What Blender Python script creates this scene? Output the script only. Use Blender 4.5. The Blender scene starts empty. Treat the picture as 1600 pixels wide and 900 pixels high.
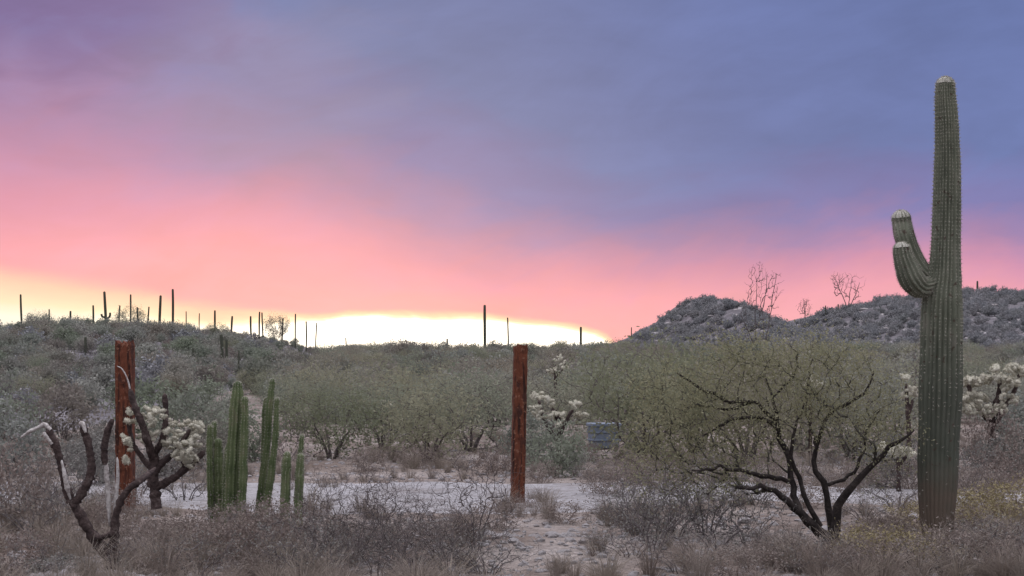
import bpy, math, random
import numpy as np
from mathutils import Vector, Euler

# ------------------------------------------------------------------ camera
sc = bpy.context.scene
C = sc.collection
FP = 2540.0                      # focal length in pixels of the 1600-wide photograph
PITCH = math.atan(110.0 / FP)
EYE = 1.7
cam_d = bpy.data.cameras.new('camera'); cam = bpy.data.objects.new('camera', cam_d); C.objects.link(cam)
cam.location = (0, 0, EYE); cam.rotation_euler = (math.pi / 2 + PITCH, 0, 0)
cam_d.sensor_width = 36; cam_d.lens = 36 * FP / 1600; cam_d.clip_start = 0.1; cam_d.clip_end = 9000
sc.camera = cam

def ray(px, py):
    X, Y = (px - 800) / FP, (450 - py) / FP
    return np.array([X, math.cos(PITCH) - Y * math.sin(PITCH), math.sin(PITCH) + Y * math.cos(PITCH)])
def at(px, py, d):
    r = ray(px, py); r = r / r[1] * d
    return np.array([r[0], d, EYE + r[2]])
def elev(px, py):
    r = ray(px, py); return r[2] / np.linalg.norm(r)
def sinaz(px):
    r = ray(px, 500); return r[0] / math.hypot(r[0], r[1])

# ------------------------------------------------------------------ world: dusk sky under a cloud deck
W = bpy.data.worlds.new('World'); sc.world = W; W.use_nodes = True
nt = W.node_tree; nt.nodes.clear()
SUN_EL, SUN_AZ = math.radians(5.0), math.radians(-5.0)     # ahead, just left of the view axis
def N(t, tree=None, **kw):
    n = (tree or nt).nodes.new(t)
    for k, v in kw.items(): setattr(n, k, v)
    return n
def L(a, b, tree=None): (tree or nt).links.new(a, b)
def M(op, a, b=None, c=None, clamp=False):
    n = N('ShaderNodeMath', operation=op); n.use_clamp = clamp
    for i, v in enumerate((a, b, c)):
        if v is None: continue
        if isinstance(v, (int, float)): n.inputs[i].default_value = v
        else: L(v, n.inputs[i])
    return n.outputs[0]
def SS(v, lo, hi):
    n = N('ShaderNodeMapRange', interpolation_type='SMOOTHSTEP'); L(v, n.inputs[0])
    for i, x in ((1, lo), (2, hi)):
        if isinstance(x, (int, float)): n.inputs[i].default_value = x
        else: L(x, n.inputs[i])
    return n.outputs[0]
def RAMP(v, stops, tree=None):
    n = N('ShaderNodeValToRGB', tree); e = n.color_ramp.elements
    while len(e) < len(stops): e.new(0.5)
    for x, (p, c) in zip(e, stops): x.position = p; x.color = (*c, 1)
    L(v, n.inputs[0], tree); return n.outputs[0]
def MIX(f, a, b, tree=None, blend='MIX'):
    n = N('ShaderNodeMix', tree, data_type='RGBA', blend_type=blend)
    for s, v in ((n.inputs[0], f), (n.inputs[6], a), (n.inputs[7], b)):
        if isinstance(v, (int, float)): s.default_value = v
        elif isinstance(v, tuple): s.default_value = (*v, 1)
        else: L(v, s, tree)
    return n.outputs[2]
def CURVE(v, pts):                       # v in 0..1
    n = N('ShaderNodeFloatCurve'); cu = n.mapping.curves[0]
    while len(cu.points) < len(pts): cu.points.new(0.5, 0.5)
    for p, (x, y) in zip(cu.points, pts): p.location = (x, y); p.handle_type = 'AUTO_CLAMPED'
    n.mapping.update(); L(v, n.inputs[1]); return n.outputs[0]
tc = N('ShaderNodeTexCoord'); sep = N('ShaderNodeSeparateXYZ'); L(tc.outputs['Generated'], sep.inputs[0])
sx, sy, sz = sep.outputs
hyp = M('SQRT', M('ADD', M('MULTIPLY', sx, sx), M('MULTIPLY', sy, sy)))
s_az = M('DIVIDE', sx, M('MAXIMUM', hyp, 1e-4))
front = SS(sy, -0.35, 0.45)
sn = M('ADD', M('MULTIPLY', s_az, 1.0), 0.5, clamp=True)
def noise(scale, detail, vec, rough=0.5, dist=0.0):
    n = N('ShaderNodeTexNoise'); n.inputs['Scale'].default_value = scale; n.inputs['Detail'].default_value = detail
    n.inputs['Roughness'].default_value = rough; n.inputs['Distortion'].default_value = dist; L(vec, n.inputs['Vector'])
    return n.outputs['Fac']
mp = N('ShaderNodeMapping'); mp.inputs['Scale'].default_value = (1, 1, 1.9); L(tc.outputs['Generated'], mp.inputs[0])
mp2 = N('ShaderNodeMapping'); mp2.inputs['Scale'].default_value = (1, 1, 2.2); mp2.inputs['Rotation'].default_value = (0, 0.45, 0.1); L(tc.outputs['Generated'], mp2.inputs[0])
n_big = M('SUBTRACT', noise(5.0, 5, mp.outputs[0], 0.55, 0.3), 0.5)
n_fine = M('SUBTRACT', noise(17.0, 4, mp2.outputs[0], 0.5, 0.6), 0.5)
al = M('MULTIPLY_ADD', sz, 0.40, M('MULTIPLY', s_az, 0.92)); ac = M('MULTIPLY_ADD', sz, 0.92, M('MULTIPLY', s_az, -0.40))
cv = N('ShaderNodeCombineXYZ'); L(M('MULTIPLY', al, 5.0), cv.inputs[0]); L(M('MULTIPLY', ac, 15.0), cv.inputs[1]); L(M('MULTIPLY', sy, 0.5), cv.inputs[2])
n_str = M('SUBTRACT', noise(1.0, 6, cv.outputs[0], 0.6, 0.8), 0.5)
cv2 = N('ShaderNodeCombineXYZ'); L(M('MULTIPLY', s_az, 9.0), cv2.inputs[0]); L(M('MULTIPLY', sz, 42.0), cv2.inputs[1]); L(sy, cv2.inputs[2])
n_hor = M('SUBTRACT', noise(1.0, 6, cv2.outputs[0], 0.6, 0.5), 0.5)
# height of the pink to blue change and of the bright gap under the cloud, against bearing
K = 2.2
pt = [(-700, 150), (-300, 160), (0, 205), (200, 226), (400, 262), (600, 322), (800, 358), (1000, 378), (1200, 370), (1400, 356), (1600, 362), (1900, 372), (2100, 380)]
e_pink = CURVE(sn, [(sinaz(x) + 0.5, elev(x, y) * K) for x, y in pt])
gt = [(-700, 480), (-400, 455), (-100, 440), (0, 452), (100, 464), (200, 478), (300, 492), (400, 492), (470, 495), (560, 489), (700, 495), (800, 503), (880, 511), (935, 524), (965, 552), (1000, 640), (1100, 700)]
e_gap = CURVE(sn, [(sinaz(x) + 0.5, elev(x, y) * K + 0.3) for x, y in gt])
e1 = M('ADD', M('ADD', sz, M('MULTIPLY', n_str, 0.05)), M('ADD', M('MULTIPLY', n_big, 0.05), M('ADD', M('MULTIPLY', n_fine, 0.02), M('MULTIPLY', n_hor, 0.022))))
wid = M('MULTIPLY_ADD', SS(sn, 0.62, 0.22), 0.036, 0.027)
u = M('DIVIDE', M('SUBTRACT', e1, M('DIVIDE', e_pink, K)), wid)
pink = RAMP(M('MULTIPLY_ADD', u, 0.25, 0.5, clamp=True), [
    (0.0, (0.99, 0.42, 0.45)), (0.20, (0.93, 0.365, 0.43)), (0.36, (0.70, 0.29, 0.42)), (0.53, (0.41, 0.23, 0.405)), (0.72, (0.212, 0.192, 0.405)), (1.0, (0.15, 0.19, 0.395))])
right = SS(s_az, -0.05, 0.16)
pink = MIX(M('MULTIPLY', right, 0.75), pink, (0.80, 0.88, 1.0), blend='MULTIPLY')
# violet cloud high on the left and a paler grey wisp beside it
def lobe(px, py, rx, ry):
    a = M('DIVIDE', M('SUBTRACT', s_az, sinaz(px)), rx / FP); b = M('DIVIDE', M('SUBTRACT', sz, elev(px, py)), ry / FP)
    d = M('ADD', M('SQRT', M('ADD', M('MULTIPLY', a, a), M('MULTIPLY', b, b))), M('MULTIPLY', n_fine, 1.3))
    return M('MULTIPLY', SS(M('MULTIPLY', d, -1.0), -1.0, -0.25), front)
pink = MIX(M('MULTIPLY', lobe(60, -40, 460, 210), 0.60), pink, (0.20, 0.115, 0.29))
pink = MIX(M('MULTIPLY', lobe(400, 130, 280, 200), 0.40), pink, (0.29, 0.265, 0.43))
col = MIX(front, (0.30, 0.31, 0.39), pink)  # unseen sky behind the view, set lighter as added fill
shade = M('MULTIPLY_ADD', M('ADD', n_str, M('ADD', M('MULTIPLY', n_fine, 0.6), M('MULTIPLY', n_hor, 0.5))), 0.42, 1.0)
shv = N('ShaderNodeVectorMath', operation='SCALE'); L(col, shv.inputs[0]); L(shade, shv.inputs['Scale']); col = shv.outputs[0]
soft = M('MULTIPLY_ADD', SS(sn, 0.40, 0.22), 0.014, 0.005)
soft = M('MAXIMUM', soft, 0.0045)
gapv = M('DIVIDE', M('SUBTRACT', e_gap, 0.3), K)
g = M('DIVIDE', M('SUBTRACT', gapv, M('ADD', sz, M('ADD', M('MULTIPLY', n_fine, 0.010), M('MULTIPLY', n_hor, 0.012)))), soft)
g = M('MULTIPLY', M('MULTIPLY_ADD', g, 0.5, 0.5, clamp=True), front)
glow = RAMP(g, [(0.0, (0.98, 0.42, 0.42)), (0.35, (1.0, 0.60, 0.46)), (0.64, (1.0, 0.80, 0.56)), (0.85, (1.0, 0.95, 0.80)), (1.0, (1.0, 0.95, 0.82))])
gs = M('MULTIPLY_ADD', M('MULTIPLY', SS(g, 0.45, 1.0), SS(s_az, -0.30, -0.08)), 1.1, 1.0)
gmul = N('ShaderNodeVectorMath', operation='SCALE'); L(glow, gmul.inputs[0]); L(gs, gmul.inputs['Scale'])
col = MIX(SS(g, 0.0, 0.4), col, gmul.outputs[0])
# unseen sky above the view greyed and brightened, added to light the foreground
col = MIX(SS(sz, 0.24, 0.6), col, (0.345, 0.335, 0.365))
up = M('MULTIPLY_ADD', M('MAXIMUM', M('SUBTRACT', sz, 0.24), 0.0), 7.6, 1.0)
vm = N('ShaderNodeVectorMath', operation='SCALE'); L(col, vm.inputs[0]); L(up, vm.inputs['Scale'])
bg = N('ShaderNodeBackground'); L(vm.outputs[0], bg.inputs[0]); bg.inputs[1].default_value = 1.0
sky = N('ShaderNodeTexSky', sky_type='NISHITA'); sky.sun_disc = False; sky.sun_elevation = SUN_EL; sky.sun_rotation = SUN_AZ
bg2 = N('ShaderNodeBackground'); L(sky.outputs[0], bg2.inputs[0]); bg2.inputs[1].default_value = 0.004
ad = N('ShaderNodeAddShader'); L(bg.outputs[0], ad.inputs[0]); L(bg2.outputs[0], ad.inputs[1])
wo = N('ShaderNodeOutputWorld'); L(ad.outputs[0], wo.inputs[0])

sun_d = bpy.data.lights.new('sun', 'SUN'); sun = bpy.data.objects.new('sun', sun_d); C.objects.link(sun)
sun_d.energy = 0.5; sun_d.angle = math.radians(12); sun_d.color = (1.0, 0.78, 0.62)
dv = Vector((math.sin(SUN_AZ) * math.cos(SUN_EL), math.cos(SUN_AZ) * math.cos(SUN_EL), math.sin(SUN_EL)))
sun.rotation_euler = dv.to_track_quat('Z', 'Y').to_euler()
sc.view_settings.view_transform = 'Standard'; sc.view_settings.look = 'None'
sc.view_settings.exposure = 0.0; sc.view_settings.gamma = 1.0
sc.cycles.use_denoising = True; sc.cycles.max_bounces = 6; sc.cycles.diffuse_bounces = 3
sc.cycles.transmission_bounces = 4; sc.cycles.transparent_max_bounces = 4

# ------------------------------------------------------------------ materials
def mat(name, cols, scale=6.0, rough=0.85, bump=0.3, bscale=40.0, trans=0.0, rnd=0.0, rcol=None, detail=6, coord='Object', spec=0.2, stretch=None):
    m = bpy.data.materials.new(name); m.use_nodes = True; t = m.node_tree; t.nodes.clear()
    c = N('ShaderNodeTexCoord', t); v = c.outputs[coord]
    if coord == 'World':
        v = None
    if stretch:
        mm = N('ShaderNodeMapping', t); mm.inputs['Scale'].default_value = stretch; L(v, mm.inputs[0], t); v = mm.outputs[0]
    n = N('ShaderNodeTexNoise', t); n.inputs['Scale'].default_value = scale; n.inputs['Detail'].default_value = detail; n.inputs['Roughness'].default_value = 0.6
    L(v, n.inputs['Vector'], t)
    k = len(cols); colr = RAMP(n.outputs['Fac'], [(0.28 + 0.44 * i / max(1, k - 1), cc) for i, cc in enumerate(cols)], t)
    if rcol:
        oi = N('ShaderNodeObjectInfo', t)
        rr = RAMP(oi.outputs['Random'], [(i / (len(rcol) - 1), cc) for i, cc in enumerate(rcol)], t)
        colr = MIX(rnd, colr, rr, t)
    b = N('ShaderNodeBsdfPrincipled', t); L(colr, b.inputs['Base Color'], t); b.inputs['Roughness'].default_value = rough
    b.inputs['Specular IOR Level'].default_value = spec
    if bump:
        n2 = N('ShaderNodeTexNoise', t); n2.inputs['Scale'].default_value = bscale; n2.inputs['Detail'].default_value = 4; L(v, n2.inputs['Vector'], t)
        bp = N('ShaderNodeBump', t); bp.inputs['Strength'].default_value = bump; bp.inputs['Distance'].default_value = 0.02
        L(n2.outputs['Fac'], bp.inputs['Height'], t); L(bp.outputs[0], b.inputs['Normal'], t)
    o = N('ShaderNodeOutputMaterial', t); sh = b.outputs[0]
    if trans:
        tb = N('ShaderNodeBsdfTranslucent', t); L(colr, tb.inputs[0], t)
        ms = N('ShaderNodeMixShader', t); ms.inputs[0].default_value = trans; L(sh, ms.inputs[1], t); L(tb.outputs[0], ms.inputs[2], t); sh = ms.outputs[0]
    L(sh, o.inputs[0], t); return m

def ground_mat(name, cols, peb=0.5):
    m = bpy.data.materials.new(name); m.use_nodes = True; t = m.node_tree; t.nodes.clear()
    g_ = N('ShaderNodeNewGeometry', t); v = g_.outputs['Position']
    def nz(s, d): 
        n = N('ShaderNodeTexNoise', t); n.inputs['Scale'].default_value = s; n.inputs['Detail'].default_value = d; n.inputs['Roughness'].default_value = 0.62; L(v, n.inputs['Vector'], t); return n.outputs['Fac']
    a = RAMP(nz(0.55, 6), [(0.32, cols[0]), (0.5, cols[1]), (0.66, cols[2])], t)
    b_ = RAMP(nz(7.0, 6), [(0.3, (0.62, 0.58, 0.56)), (0.5, (1, 1, 1)), (0.72, (1.25, 1.22, 1.2))], t)
    c_ = MIX(1.0, a, b_, t, 'MULTIPLY')
    vo = N('ShaderNodeTexVoronoi', t); vo.inputs['Scale'].default_value = 26; L(v, vo.inputs['Vector'], t)
    pe = RAMP(vo.outputs['Color'], [(0.2, (0.7, 0.68, 0.66)), (0.8, (1.25, 1.23, 1.22))], t)
    c_ = MIX(peb, c_, MIX(1.0, c_, pe, t, 'MULTIPLY'), t)
    p = N('ShaderNodeBsdfPrincipled', t); L(c_, p.inputs['Base Color'], t); p.inputs['Roughness'].default_value = 0.95; p.inputs['Specular IOR Level'].default_value = 0.1
    bp = N('ShaderNodeBump', t); bp.inputs['Strength'].default_value = 0.7; bp.inputs['Distance'].default_value = 0.05
    hh = N('ShaderNodeMath', t, operation='SUBTRACT'); L(nz(9, 8), hh.inputs[0], t)
    sc_ = N('ShaderNodeMath', t, operation='MULTIPLY'); L(vo.outputs['Distance'], sc_.inputs[0], t); sc_.inputs[1].default_value = 0.5; L(sc_.outputs[0], hh.inputs[1], t)
    L(hh.outputs[0], bp.inputs['Height'], t); L(bp.outputs[0], p.inputs['Normal'], t)
    o = N('ShaderNodeOutputMaterial', t); L(p.outputs[0], o.inputs[0], t); return m

MT = {}
MT['ground'] = ground_mat('desert_soil', [(0.13, 0.10, 0.085), (0.21, 0.178, 0.16), (0.31, 0.28, 0.265)])
MT['hill'] = ground_mat('hill_soil', [(0.10, 0.094, 0.102), (0.15, 0.142, 0.154), (0.21, 0.198, 0.212)], 0.2)
MT['road'] = ground_mat('road_gravel', [(0.22, 0.205, 0.205), (0.31, 0.305, 0.315), (0.38, 0.375, 0.39)], 0.3)
MT['saguaro'] = None
MT['spine'] = mat('spine', [(0.36, 0.34, 0.29), (0.55, 0.53, 0.46)], 3, 0.8, 0)
MT['wool'] = mat('wool', [(0.33, 0.33, 0.27), (0.60, 0.58, 0.53)], 50, 0.95, 0.6, 120)
MT['pipe'] = mat('organ_pipe_skin', [(0.050, 0.072, 0.032), (0.088, 0.118, 0.052), (0.13, 0.158, 0.078), (0.19, 0.17, 0.115)], 9, 0.6, 0.2, 60, stretch=(1, 1, 0.5))
MT['rust'] = mat('rust', [(0.022, 0.012, 0.010), (0.075, 0.028, 0.018), (0.15, 0.050, 0.028), (0.10, 0.034, 0.020), (0.19, 0.085, 0.055)], 11, 0.95, 0.9, 55, detail=12, stretch=(1, 1, 0.22))
MT['bark'] = mat('dark_bark', [(0.014, 0.012, 0.011), (0.032, 0.026, 0.024), (0.075, 0.062, 0.056)], 14, 0.9, 0.6, 40)
MT['deadbark'] = mat('dead_cholla_bark', [(0.020, 0.014, 0.014), (0.050, 0.036, 0.034), (0.07, 0.05, 0.046), (0.16, 0.13, 0.12)], 16, 0.95, 0.8, 45)
MT['bleached'] = mat('bleached_wood', [(0.16, 0.13, 0.12), (0.42, 0.39, 0.37), (0.60, 0.58, 0.56)], 22, 0.9, 0.5, 60)
MT['twig'] = mat('grey_twig', [(0.09, 0.078, 0.078), (0.17, 0.15, 0.148)], 5, 0.9, 0, rnd=0.4, rcol=[(0.05, 0.045, 0.048), (0.15, 0.125, 0.12)])
MT['mtwig'] = mat('mesquite_twig', [(0.042, 0.039, 0.032), (0.095, 0.09, 0.07)], 4, 0.9, 0)
MT['darktwig'] = mat('dark_twig', [(0.060, 0.050, 0.050), (0.15, 0.125, 0.12)], 5, 0.9, 0)
MT['browntwig'] = mat('brown_twig', [(0.14, 0.105, 0.09), (0.25, 0.195, 0.17)], 4, 0.9, 0, rnd=0.3, rcol=[(0.10, 0.07, 0.06), (0.22, 0.165, 0.145)])
MT['leaf_pv'] = mat('palo_verde_leaf', [(0.16, 0.165, 0.11), (0.24, 0.245, 0.165), (0.34, 0.335, 0.25)], 2.5, 0.75, 0, trans=0.4, rnd=0.65, rcol=[(0.15, 0.175, 0.105), (0.32, 0.31, 0.215), (0.24, 0.275, 0.21), (0.30, 0.25, 0.205), (0.28, 0.285, 0.25)])
MT['leaf_mesq'] = mat('mesquite_leaf', [(0.18, 0.182, 0.105), (0.26, 0.257, 0.155), (0.34, 0.33, 0.225)], 3, 0.75, 0, trans=0.4)
MT['leaf_scrub'] = mat('scrub_leaf', [(0.20, 0.215, 0.165), (0.29, 0.305, 0.25), (0.39, 0.395, 0.335)], 2.0, 0.8, 0, trans=0.35, rnd=0.6, rcol=[(0.075, 0.10, 0.065), (0.27, 0.28, 0.245), (0.24, 0.19, 0.165), (0.21, 0.22, 0.215), (0.14, 0.18, 0.11), (0.36, 0.355, 0.33), (0.17, 0.125, 0.12), (0.09, 0.115, 0.085)])
MT['leaf_hill'] = mat('hill_scrub_leaf', [(0.18, 0.185, 0.19), (0.25, 0.255, 0.26), (0.33, 0.33, 0.34)], 2.0, 0.8, 0, trans=0.2, rnd=0.6, rcol=[(0.15, 0.16, 0.165), (0.28, 0.285, 0.30), (0.29, 0.275, 0.28), (0.21, 0.22, 0.215)])
MT['leaf_red'] = mat('reddish_leaf', [(0.12, 0.098, 0.084), (0.20, 0.17, 0.15), (0.30, 0.262, 0.235)], 4, 0.8, 0, trans=0.25, rnd=0.3, rcol=[(0.16, 0.10, 0.082), (0.30, 0.25, 0.22), (0.22, 0.185, 0.165)])
MT['leaf_grey'] = mat('grey_leaf', [(0.13, 0.13, 0.11), (0.20, 0.195, 0.175), (0.27, 0.265, 0.24)], 4, 0.85, 0, trans=0.2, rnd=0.4, rcol=[(0.15, 0.15, 0.14), (0.26, 0.25, 0.23)])
MT['grass'] = mat('dry_grass', [(0.19, 0.15, 0.13), (0.30, 0.26, 0.22), (0.40, 0.355, 0.31)], 3, 0.85, 0, trans=0.2, rnd=0.5, rcol=[(0.19, 0.14, 0.125), (0.36, 0.31, 0.25), (0.28, 0.24, 0.22)])
MT['grass_y'] = mat('yellow_grass', [(0.19, 0.16, 0.085), (0.29, 0.25, 0.14), (0.36, 0.31, 0.19)], 3, 0.85, 0, trans=0.2)
MT['joint'] = mat('cholla_joint', [(0.38, 0.36, 0.27), (0.62, 0.60, 0.49), (0.78, 0.76, 0.67)], 25, 0.85, 0.5, 90, rnd=0.4, rcol=[(0.26, 0.22, 0.15), (0.70, 0.68, 0.57), (0.58, 0.56, 0.45)])
MT['rock'] = mat('rock', [(0.22, 0.20, 0.20), (0.33, 0.31, 0.31), (0.45, 0.43, 0.43)], 5, 0.95, 0.7, 20, rnd=0.4, rcol=[(0.2, 0.17, 0.16), (0.42, 0.41, 0.42)])
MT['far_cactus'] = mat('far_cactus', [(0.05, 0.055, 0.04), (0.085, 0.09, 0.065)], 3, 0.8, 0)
MT['blue'] = mat('faded_blue_plastic', [(0.12, 0.155, 0.21), (0.17, 0.205, 0.26), (0.22, 0.24, 0.27)], 6, 0.5, 0.1, 20)
def saguaro_mat():
    m = mat('saguaro_skin', [(0.075, 0.085, 0.062), (0.12, 0.132, 0.096), (0.16, 0.172, 0.128), (0.20, 0.19, 0.155)], 7, 0.7, 0.25, 60, stretch=(1, 1, 0.4))
    t = m.node_tree; p = [n for n in t.nodes if n.type == 'BSDF_PRINCIPLED'][0]
    src = p.inputs['Base Color'].links[0].from_socket
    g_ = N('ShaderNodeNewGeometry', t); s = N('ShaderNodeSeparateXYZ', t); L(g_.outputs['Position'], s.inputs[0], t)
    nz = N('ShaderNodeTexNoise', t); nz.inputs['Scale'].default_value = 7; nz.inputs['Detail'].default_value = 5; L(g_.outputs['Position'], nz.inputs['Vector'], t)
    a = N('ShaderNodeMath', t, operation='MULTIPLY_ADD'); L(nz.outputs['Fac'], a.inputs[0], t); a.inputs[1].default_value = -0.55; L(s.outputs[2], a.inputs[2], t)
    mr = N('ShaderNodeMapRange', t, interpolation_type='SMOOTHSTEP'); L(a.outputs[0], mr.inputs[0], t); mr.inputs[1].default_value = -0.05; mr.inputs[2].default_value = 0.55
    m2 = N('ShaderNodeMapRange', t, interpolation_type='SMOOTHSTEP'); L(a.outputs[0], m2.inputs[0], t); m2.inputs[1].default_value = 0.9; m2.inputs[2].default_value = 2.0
    src = MIX(m2.outputs[0], MIX(0.7, src, (0.055, 0.062, 0.050), t), src, t)            # darker skin low on the trunk
    vz = N('ShaderNodeTexNoise', t); vz.inputs['Scale'].default_value = 16; vz.inputs['Detail'].default_value = 3; L(g_.outputs['Position'], vz.inputs['Vector'], t)
    sm = N('ShaderNodeMapRange', t, interpolation_type='SMOOTHSTEP'); L(vz.outputs['Fac'], sm.inputs[0], t); sm.inputs[1].default_value = 0.64; sm.inputs[2].default_value = 0.70
    src = MIX(sm.outputs[0], src, (0.075, 0.055, 0.042), t)                              # corky scars
    L(MIX(mr.outputs[0], (0.125, 0.098, 0.075), src, t), p.inputs['Base Color'], t)      # corky brown foot
    return m
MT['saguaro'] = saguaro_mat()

def streak(m):
    t = m.node_tree; p = [n for n in t.nodes if n.type == 'BSDF_PRINCIPLED'][0]; src = p.inputs['Base Color'].links[0].from_socket; c = N('ShaderNodeTexCoord', t)
    def nz(sc_, st, d):
        mm = N('ShaderNodeMapping', t); mm.inputs['Scale'].default_value = st; L(c.outputs['Object'], mm.inputs[0], t); n = N('ShaderNodeTexNoise', t); n.inputs['Scale'].default_value = sc_; n.inputs['Detail'].default_value = d; L(mm.outputs[0], n.inputs['Vector'], t); return n.outputs['Fac']
    def band(f, a, b): r = N('ShaderNodeMapRange', t, interpolation_type='SMOOTHSTEP'); L(f, r.inputs[0], t); r.inputs[1].default_value = a; r.inputs[2].default_value = b; return r.outputs[0]
    a = MIX(band(nz(22, (1, 1, 0.07), 5), 0.52, 0.62), src, (0.040, 0.018, 0.014), t)
    b = MIX(band(nz(30, (1, 1, 0.8), 6), 0.60, 0.66), a, (0.21, 0.10, 0.065), t)
    L(MIX(band(nz(9, (1, 1, 0.5), 6), 0.56, 0.66), b, (0.060, 0.026, 0.020), t), p.inputs['Base Color'], t)
streak(MT['rust'])

# ------------------------------------------------------------------ mesh helpers
class MB:
    def __init__(s): s.v = []; s.t = []; s.q = []; s.n = 0
    def add(s, v, tris=None, quads=None):
        v = np.asarray(v, float).reshape(-1, 3); s.v.append(v)
        if tris is not None and len(tris): s.t.append(np.asarray(tris, int).reshape(-1, 3) + s.n)
        if quads is not None and len(quads): s.q.append(np.asarray(quads, int).reshape(-1, 4) + s.n)
        s.n += len(v)
    def mesh(s, name, m, smooth=True):
        me = bpy.data.meshes.new(name)
        v = np.concatenate(s.v); t = np.concatenate(s.t) if s.t else np.zeros((0, 3), int); q = np.concatenate(s.q) if s.q else np.zeros((0, 4), int)
        me.vertices.add(len(v)); me.vertices.foreach_set('co', v.ravel())
        lo = np.concatenate([t.ravel(), q.ravel()]); me.loops.add(len(lo)); me.loops.foreach_set('vertex_index', lo)
        tot = np.concatenate([np.full(len(t), 3), np.full(len(q), 4)]); st = np.concatenate([[0], np.cumsum(tot)[:-1]])
        me.polygons.add(len(tot)); me.polygons.foreach_set('loop_start', st); me.polygons.foreach_set('loop_total', tot)
        me.polygons.foreach_set('use_smooth', np.full(len(tot), smooth)); me.update(); me.validate()
        if m: me.materials.append(m)
        return me
def unit(a): return a / np.maximum(np.linalg.norm(a, axis=-1, keepdims=True), 1e-9)
def tubes(mb, P, R, sides=3):                     # P (n,k,3) R (n,k): many tubes at once
    P = np.asarray(P, float); R = np.asarray(R, float); n, k = P.shape[:2]
    T = np.zeros_like(P); T[:, 1:-1] = P[:, 2:] - P[:, :-2]; T[:, 0] = P[:, 1] - P[:, 0]; T[:, -1] = P[:, -1] - P[:, -2]; T = unit(T)
    ax = unit(P[:, -1] - P[:, 0]); ref = np.where(np.abs(ax[:, 2:3]) < 0.8, np.array([[0, 0, 1.0]]), np.array([[1.0, 0, 0]]))[:, None, :]
    A = unit(np.cross(T, np.broadcast_to(ref, T.shape))); B = np.cross(T, A)
    th = np.arange(sides) * 2 * np.pi / sides
    V = P[:, :, None, :] + R[:, :, None, None] * (np.cos(th)[None, None, :, None] * A[:, :, None, :] + np.sin(th)[None, None, :, None] * B[:, :, None, :])
    idx = np.arange(n * k * sides).reshape(n, k, sides); j = (np.arange(sides) + 1) % sides
    q = np.stack([idx[:, :-1, :], idx[:, :-1][:, :, j], idx[:, 1:][:, :, j], idx[:, 1:, :]], -1).reshape(-1, 4)
    if sides == 3: cap = idx[:, -1, :].reshape(-1, 3); mb.add(V.reshape(-1, 3), cap, q)
    elif sides == 4: mb.add(V.reshape(-1, 3), None, np.concatenate([q, idx[:, -1, :].reshape(-1, 4)]))
    else:
        V2 = np.concatenate([V.reshape(-1, 3), P[:, -1]]); c = n * k * sides + np.arange(n)
        cap = np.stack([idx[:, -1, :], idx[:, -1][:, j], np.repeat(c[:, None], sides, 1)], -1).reshape(-1, 3); mb.add(V2, cap, q)
def spline(pts, n):
    p = np.asarray(pts, float); d = np.r_[0, np.cumsum(np.linalg.norm(np.diff(p[:, :3], axis=0), axis=1))]; u = np.linspace(0, d[-1], n)
    p2 = np.vstack([2 * p[0] - p[1], p, 2 * p[-1] - p[-2]]); out = []
    for x in u:
        i = min(max(np.searchsorted(d, x, side='right') - 1, 0), len(p) - 2); t = (x - d[i]) / max(d[i + 1] - d[i], 1e-9)
        a, b, c, e = p2[i], p2[i + 1], p2[i + 2], p2[i + 3]
        out.append(0.5 * (2 * b + (c - a) * t + (2 * a - 5 * b + 4 * c - e) * t * t + (3 * b - a - 3 * c + e) * t ** 3))
    return np.array(out)
def leaves(mb, rng, c, size, asp=0.35, flat=0.0, jit=0.4):
    n = len(c); a = unit(rng.normal(size=(n, 3))); a[:, 2] *= (1 - flat); a = unit(a)
    b = unit(np.cross(a, rng.normal(size=(n, 3)))); s = size * (1 + jit * rng.uniform(-1, 1, (n, 1)))
    w = s * asp
    V = np.stack([c, c + a * s * 0.5 + b * w, c + a * s, c + a * s * 0.5 - b * w], 1)
    mb.add(V.reshape(-1, 3), None, np.arange(n * 4).reshape(n, 4))

def colonize(rng, seeds, targets, K=5, bend=0.35, jit=0.05):
    """grow twigs from the seed limbs to every target point; returns paths (n,K,3), descendant counts"""
    nodes = np.concatenate(seeds); nd = np.concatenate([np.gradient(s, axis=0) for s in seeds]); nd = unit(nd); own = np.full(len(nodes), -1)
    root = nodes[0]; order = np.argsort(np.linalg.norm(targets - root, axis=1) + rng.uniform(0, 0.15, len(targets)))
    paths = []; par = []; u = np.linspace(0, 1, K)[:, None]
    for i in order:
        t = targets[i]; dv_ = t - nodes; d = np.linalg.norm(dv_, axis=1)
        al = (dv_ * nd).sum(1) / np.maximum(d, 1e-6)
        j = int(np.argmin(d * (1.25 - 0.35 * al) + 0.25 * np.maximum(0, nodes[:, 2] - t[2])))
        l = d[j]; mid = nodes[j] + (0.5 * unit(dv_[j]) + bend * nd[j]) * l * 0.6 + rng.normal(size=3) * jit * l
        p = (1 - u) ** 2 * nodes[j] + 2 * u * (1 - u) * mid + u * u * t
        p[1:-1] += rng.normal(size=(K - 2, 3)) * jit * 0.5 * l
        pid = len(paths); paths.append(p); par.append(own[j])
        nodes = np.vstack([nodes, p[1:]]); nd = np.vstack([nd, unit(np.gradient(p, axis=0))[1:]]); own = np.r_[own, np.full(K - 1, pid)]
    cnt = np.ones(len(paths))
    for k in range(len(paths) - 1, -1, -1):
        if par[k] >= 0: cnt[par[k]] += cnt[k]
    return np.array(paths), cnt
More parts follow.
